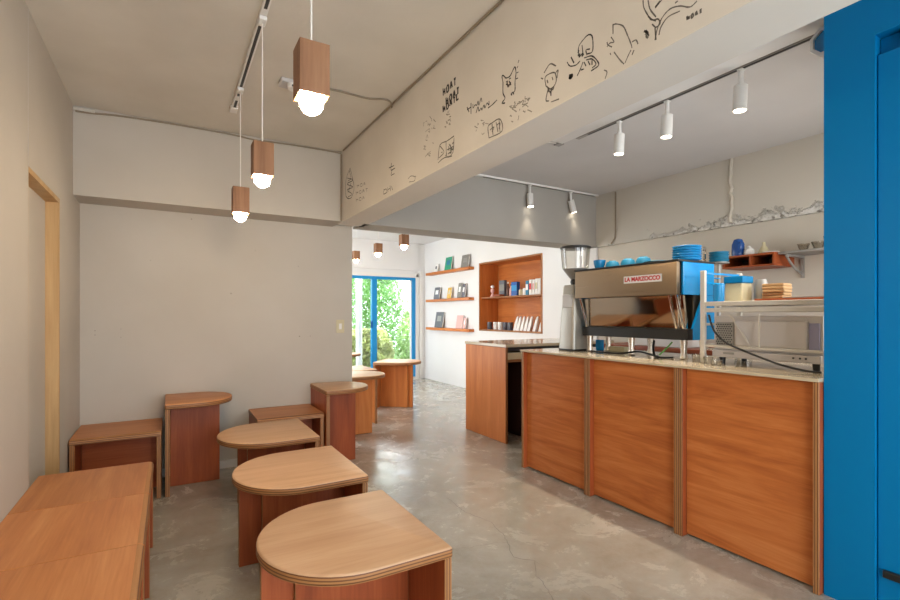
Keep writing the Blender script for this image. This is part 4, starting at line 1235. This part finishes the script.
drawing([[(350, 168), (346, 180), (346, 196), (351, 198), (354, 188), (352, 176), (350, 168)], [(347, 178), (353, 180), (347, 184), (353, 187), (347, 190), (352, 194), (348, 197)],
         [(349, 170), (351, 178), (348, 181)], [(351, 183), (348, 193)]], M_INK, .0032, 'dark tall scribbled figure in the corner')
drawing(letters(357, 186, 3.2, -1.0, 3, 1.6) + letters(356, 193, 3.2, -1.0, 4, 1.6) + letters(356, 200, 3.2, -1.0, 3, 1.6), M_INKM, .0022)
drawing([[(389, 168), (394, 165.5)], [(391.5, 163), (391, 170), (395, 168)], [(391, 175.5), (394.5, 173.5)], [(392, 170), (391, 175)]], M_INK, .0032)
drawing([[(384, 189), (383.5, 194), (387, 192), (386, 189), (384, 190)], [(387.5, 187), (388, 192)], [(390, 185.5), (390.5, 191)], [(388, 189.5), (390, 188.5)], [(391.5, 186), (392.5, 190)]], M_INK, .0026)
drawing([[(408, 179), (411, 176), (415, 177), (414, 181), (409, 182)], [(415, 176), (416, 176.5)]], M_INKM, .0022)
drawing(scrib(424, 435, 118, 155, 22), M_INKG, .0024)
drawing([[(438, 160), (440, 145), (447, 141), (454, 136)], [(440, 146), (444, 152), (439, 158)], [(446, 142), (447, 157), (453, 152), (454, 138)], [(447, 150), (454, 146)], [(449, 144), (452, 150), (448, 154)], [(438, 163), (444, 158), (452, 156)]] + scrib(441, 453, 146, 155, 12), M_INKM, .0030, 'grey scribbled house like figure')
drawing(letters(443, 92, 3.6, -3.4, 4, 3.6) + letters(446, 101, 3.6, -3.4, 4, 3.4) + letters(443, 109, 3.4, -3.0, 5, 3.0), M_INK, .0058, 'bold black lettering in two rows')
drawing(scrib(443, 452, 112, 126, 10), M_INKG, .0026)
drawing([[(467, 107), (469, 112)], [(471, 103), (471, 114)], [(467, 110), (471, 107)], [(473, 104), (473, 108), (475, 105), (477, 105), (478, 101), (479, 105), (481, 98), (482, 102)],
         [(476, 113), (478, 107), (479, 111), (481, 108), (482, 110), (484, 105), (485, 108), (487, 103), (489, 105), (489, 101)], [(488, 108), (492, 105), (495, 102), (497, 100)]], M_INK, .0028, 'black cursive signature')
drawing([[(503, 83), (502, 76), (504, 76), (506, 78), (510, 76), (513, 70), (515, 67), (516, 73), (515, 82), (515, 90), (513, 93), (514, 94)], [(503, 82), (503, 93), (505, 98), (502, 103), (505, 103)], [(513, 92), (511, 94), (512, 95)],
         [(506, 82), (508, 81)], [(509, 79), (511, 78)], [(506, 84), (509, 85), (511, 82)], [(507, 81), (508, 87), (510, 84)], [(509, 81), (511, 85)]], M_INK, .0030, 'black outlined standing animal doodle')
drawing([[(518, 63), (519, 60)], [(517, 68), (518, 66)], [(516.5, 73), (518.5, 72)], [(516, 79), (518, 78)]], M_INK, .0024)
drawing([[(489, 138), (488, 127), (492, 123), (500, 119), (502, 131), (489, 138)], [(492, 124), (493, 135)], [(496, 122), (498, 132)], [(490, 130), (494, 127), (492, 132)], [(497, 125), (500, 123), (499, 129)], [(499, 119), (500, 132)]], M_INKM, .0030, 'grey boxy doodle at the lower edge')
drawing(scrib(510, 530, 100, 118, 26), M_INKG, .0024)
drawing(scrib(475, 488, 120, 135, 10), M_INKG, .0020)
drawing([[(546, 86), (545, 78), (549, 74), (555, 73), (556, 82), (551, 89), (546, 86)], [(548, 89), (546, 100), (549, 101)], [(551, 89), (551, 96)], [(555, 74), (558, 70), (557, 78)], [(541, 78), (543, 79)], [(551, 102), (559, 99)], [(547, 80), (548, 83)], [(552, 77), (553, 80)], [(544, 73), (550, 64), (556, 66)]] + scrib(547, 553, 88, 98, 8), M_INKM, .0026, 'faint seated figure doodle')
drawing([[(578, 53), (579, 46), (583, 40), (588, 35), (592, 36), (593, 45), (592, 52), (587, 54)], [(579, 50), (578, 56)], [(582, 45), (583, 54)], [(587, 55), (586, 50), (590, 49)],
         [(567, 62), (570, 66), (576, 65), (580, 61)], [(571, 57), (574, 63)], [(584, 58), (592, 56), (598, 62), (598, 66), (591, 71)], [(586, 60), (592, 59), (596, 64), (592, 68)], [(583, 62), (580, 70), (577, 76)], [(584, 62), (586, 66)], [(588, 61), (590, 65)], [(592, 60), (592, 65)], [(581, 70), (584, 69)]], M_INK, .0024, 'black many armed creature doodle')
drawing([[(579, 54), (580, 57)], [(582, 53), (583, 56)], [(569, 76), (572, 75), (571, 78), (569, 77)], [(569, 78), (572, 76.5)]], M_INK, .0050)
drawing([[(607, 47), (610, 43), (614, 42), (611, 37)], [(607, 42), (608, 45), (612, 47)], [(613, 25), (616, 24), (623, 26), (627, 34), (631, 44), (632, 48)], [(614, 52), (620, 60), (624, 64)], [(631, 50), (628, 56), (625, 63)], [(632, 42), (636, 40), (638, 44)], [(610, 53), (611, 55)], [(604, 70), (607, 72), (605, 79)], [(634, 50), (632, 55)], [(613, 24), (613, 34)]], M_INKM, .0022, 'large sketched head doodle')
drawing([[(643, 0), (644, 8), (650, 18), (656, 21)], [(648, 0), (650, 9), (656, 17)], [(655, 8), (660, 2), (662, 0)], [(655, 28), (656, 40)], [(644, 31), (646, 33), (645, 35)], [(655, 40), (657, 30), (662, 18), (670, 9), (680, 6), (690, 7), (697, 1)], [(659, 35), (661, 27), (668, 17), (680, 11)], [(648, 16), (652, 20), (658, 19), (660, 24), (655, 28)], [(646, 30), (649, 36)], [(652, 24), (656, 28)], [(675, 3), (678, 1)]], M_INKM, .0022, 'large sketched figure doodle running up the beam')
drawing([[(644, 31), (648, 33), (646, 36), (648, 38)], [(655, 7), (659, 3)], [(656, 6), (660, 1)]], M_INKM, .0034)
drawing(letters(687, 18, 4.2, -2.2, 4, 2.0), M_INKM, .0028, 'short black handwriting at the near end of the beam')

# ------------------------------------------------------------------ garden
def leaf_mat(name, col):
    m = bpy.data.materials.new(name); m.use_nodes = True
    nt = m.node_tree; b = nt.nodes['Principled BSDF']; L = nt.links
    tc = nt.nodes.new('ShaderNodeTexCoord'); n = nt.nodes.new('ShaderNodeTexNoise'); n.inputs['Scale'].default_value = 3.0; n.inputs['Detail'].default_value = 4
    L.new(tc.outputs['Object'], n.inputs['Vector'])
    r = ramp(nt, [(0.35, tuple(c * .72 for c in col)), (0.62, tuple(min(c * 1.35, 1) for c in col))])
    L.new(n.outputs['Fac'], r.inputs['Fac']); L.new(r.outputs['Color'], b.inputs['Base Color'])
    b.inputs['Roughness'].default_value = 0.5
    tl = nt.nodes.new('ShaderNodeBsdfTranslucent'); L.new(r.outputs['Color'], tl.inputs['Color'])
    mx = nt.nodes.new('ShaderNodeMixShader'); mx.inputs[0].default_value = .45
    L.new(b.outputs[0], mx.inputs[1]); L.new(tl.outputs[0], mx.inputs[2])
    L.new(mx.outputs[0], nt.nodes['Material Output'].inputs['Surface'])
    return m


LM = [leaf_mat('leaf_light', (.55, .72, .36)), leaf_mat('leaf_deep', (.36, .58, .26)), leaf_mat('leaf_yellow', (.66, .70, .36))]
M_BARK = plain('bark', (.30, .26, .17), .8)


def bush(x, y, rx, ry, h, n, lm, label, z0=0.0):
    root = tag(empty('shrub', (x, y, -.05)), label, 'shrub', 'garden shrubs beyond the glass door')
    bm = NB()
    for i in range(n):
        a = random.uniform(0, 2 * PI); rr = math.sqrt(random.random()); z = z0 + (h - z0) * random.random() ** .85
        k = math.sqrt(max(0.05, 1 - (2 * z / h - .8) ** 2 * .45))
        p = Vector((rx * rr * k * math.cos(a), ry * rr * k * math.sin(a), z))
        s = random.uniform(.035, .075)
        q = Matrix.Rotation(random.uniform(0, 2 * PI), 4, 'Z') @ Matrix.Rotation(random.uniform(-1.1, 1.1), 4, 'X')
        v = [bm.verts.new(p + q @ Vector(c)) for c in ((-s * .45, 0, 0), (0, -s, 0), (s * .45, 0, .01), (0, s, 0))]
        bm.faces.new(v)
    o = mk('foliage', bm, lm, root); o['kind'] = 'stuff'
    bm = NB()
    for k in range(4):
        a = random.uniform(0, 2 * PI)
        tube(bm, [(.03 * math.cos(a), .03 * math.sin(a), 0), (rx * .3 * math.cos(a), ry * .3 * math.sin(a), h * .45), (rx * .55 * math.cos(a), ry * .55 * math.sin(a), h * .85)], .009, 6)
    mk('stem', bm, M_BARK, root)


bush(2.35, 9.65, .56, .36, 1.25, 5200, LM[0], 'pale green shrub at the left behind the glass door')
bush(3.60, 9.65, .60, .36, 0.95, 5200, LM[2], 'yellow green low shrub in the middle of the garden view')
bush(4.85, 9.65, .56, .36, 1.35, 5200, LM[0], 'light green shrub at the right of the garden view')
bush(2.5, 11.0, .84, .60, 2.2, 8500, LM[1], 'tall deep green shrub behind the left garden shrubs')
bush(4.25, 11.0, .84, .60, 2.5, 9500, LM[1], 'tall deep green shrub behind the middle of the garden')
bush(6.0, 11.0, .84, .60, 2.9, 9500, LM[0], 'tallest green shrub at the far right of the garden')
bm = NB(); box(bm, -6, 12, EY + .2, 16, -.25, -.08)
tag(mk('ground', bm, plaster('garden_soil', (.20, .22, .12), .06, .5, 6)), 'garden soil under the shrubs', 'ground', kind='structure')
bm = NB(); lathe(bm, [(.06, -.08), (.06, 2.6)], (3.09, 8.72, 0), 16)
tag(mk('white_post', bm, M_PAPER, None, True), 'white post standing outside the left glass pane', 'post')

# ------------------------------------------------------------------ light
wd = bpy.data.worlds.new('sky'); SC.world = wd; wd.use_nodes = True
bg = wd.node_tree.nodes['Background']
bg.inputs['Color'].default_value = (.86, .93, 1.0, 1); bg.inputs['Strength'].default_value = 7.0
sun = bpy.data.lights.new('sun', 'SUN'); sun.energy = 6.0; sun.angle = math.radians(35); sun.color = (1, .97, .92)
so = bpy.data.objects.new('sun', sun); COL.objects.link(so)
so.rotation_euler = Vector((-.12, -1.0, -.55)).to_track_quat('-Z', 'Y').to_euler()


def area(name, loc, tgt, sx, sy, e, col):
    l = bpy.data.lights.new(name, 'AREA'); l.shape = 'RECTANGLE'; l.size = sx; l.size_y = sy; l.energy = e; l.color = col
    o = bpy.data.objects.new(name, l); COL.objects.link(o); o.location = loc
    o.rotation_euler = (Vector(tgt) - Vector(loc)).to_track_quat('-Z', 'Y').to_euler()
    return o


# fill light added at the unseen, assumed shop front behind the camera
area('front_fill', (.97, FY + .02, 1.25), (.97, 3, 1.25), 2.4, 2.0, 9, (1, .95, .87))
# daylight through the side window of the far room
area('side_window_daylight', (.16, 6.4, 1.2), (3, 6.2, 1.0), 2.6, 1.7, 20, (1, .98, .95))
area('kitchen_fill', (3.35, .90, 1.55), (3.3, 3, 1.6), 1.15, 1.0, 13, (1, .95, .88))  # fill lamp added in an invented opening of the hidden end wall

SC.view_settings.view_transform = 'Standard'
SC.view_settings.look = 'None'
SC.view_settings.gamma = 1
SC.view_settings.exposure = -0.15
try: SC.view_settings.use_curve_mapping = False
except Exception: pass
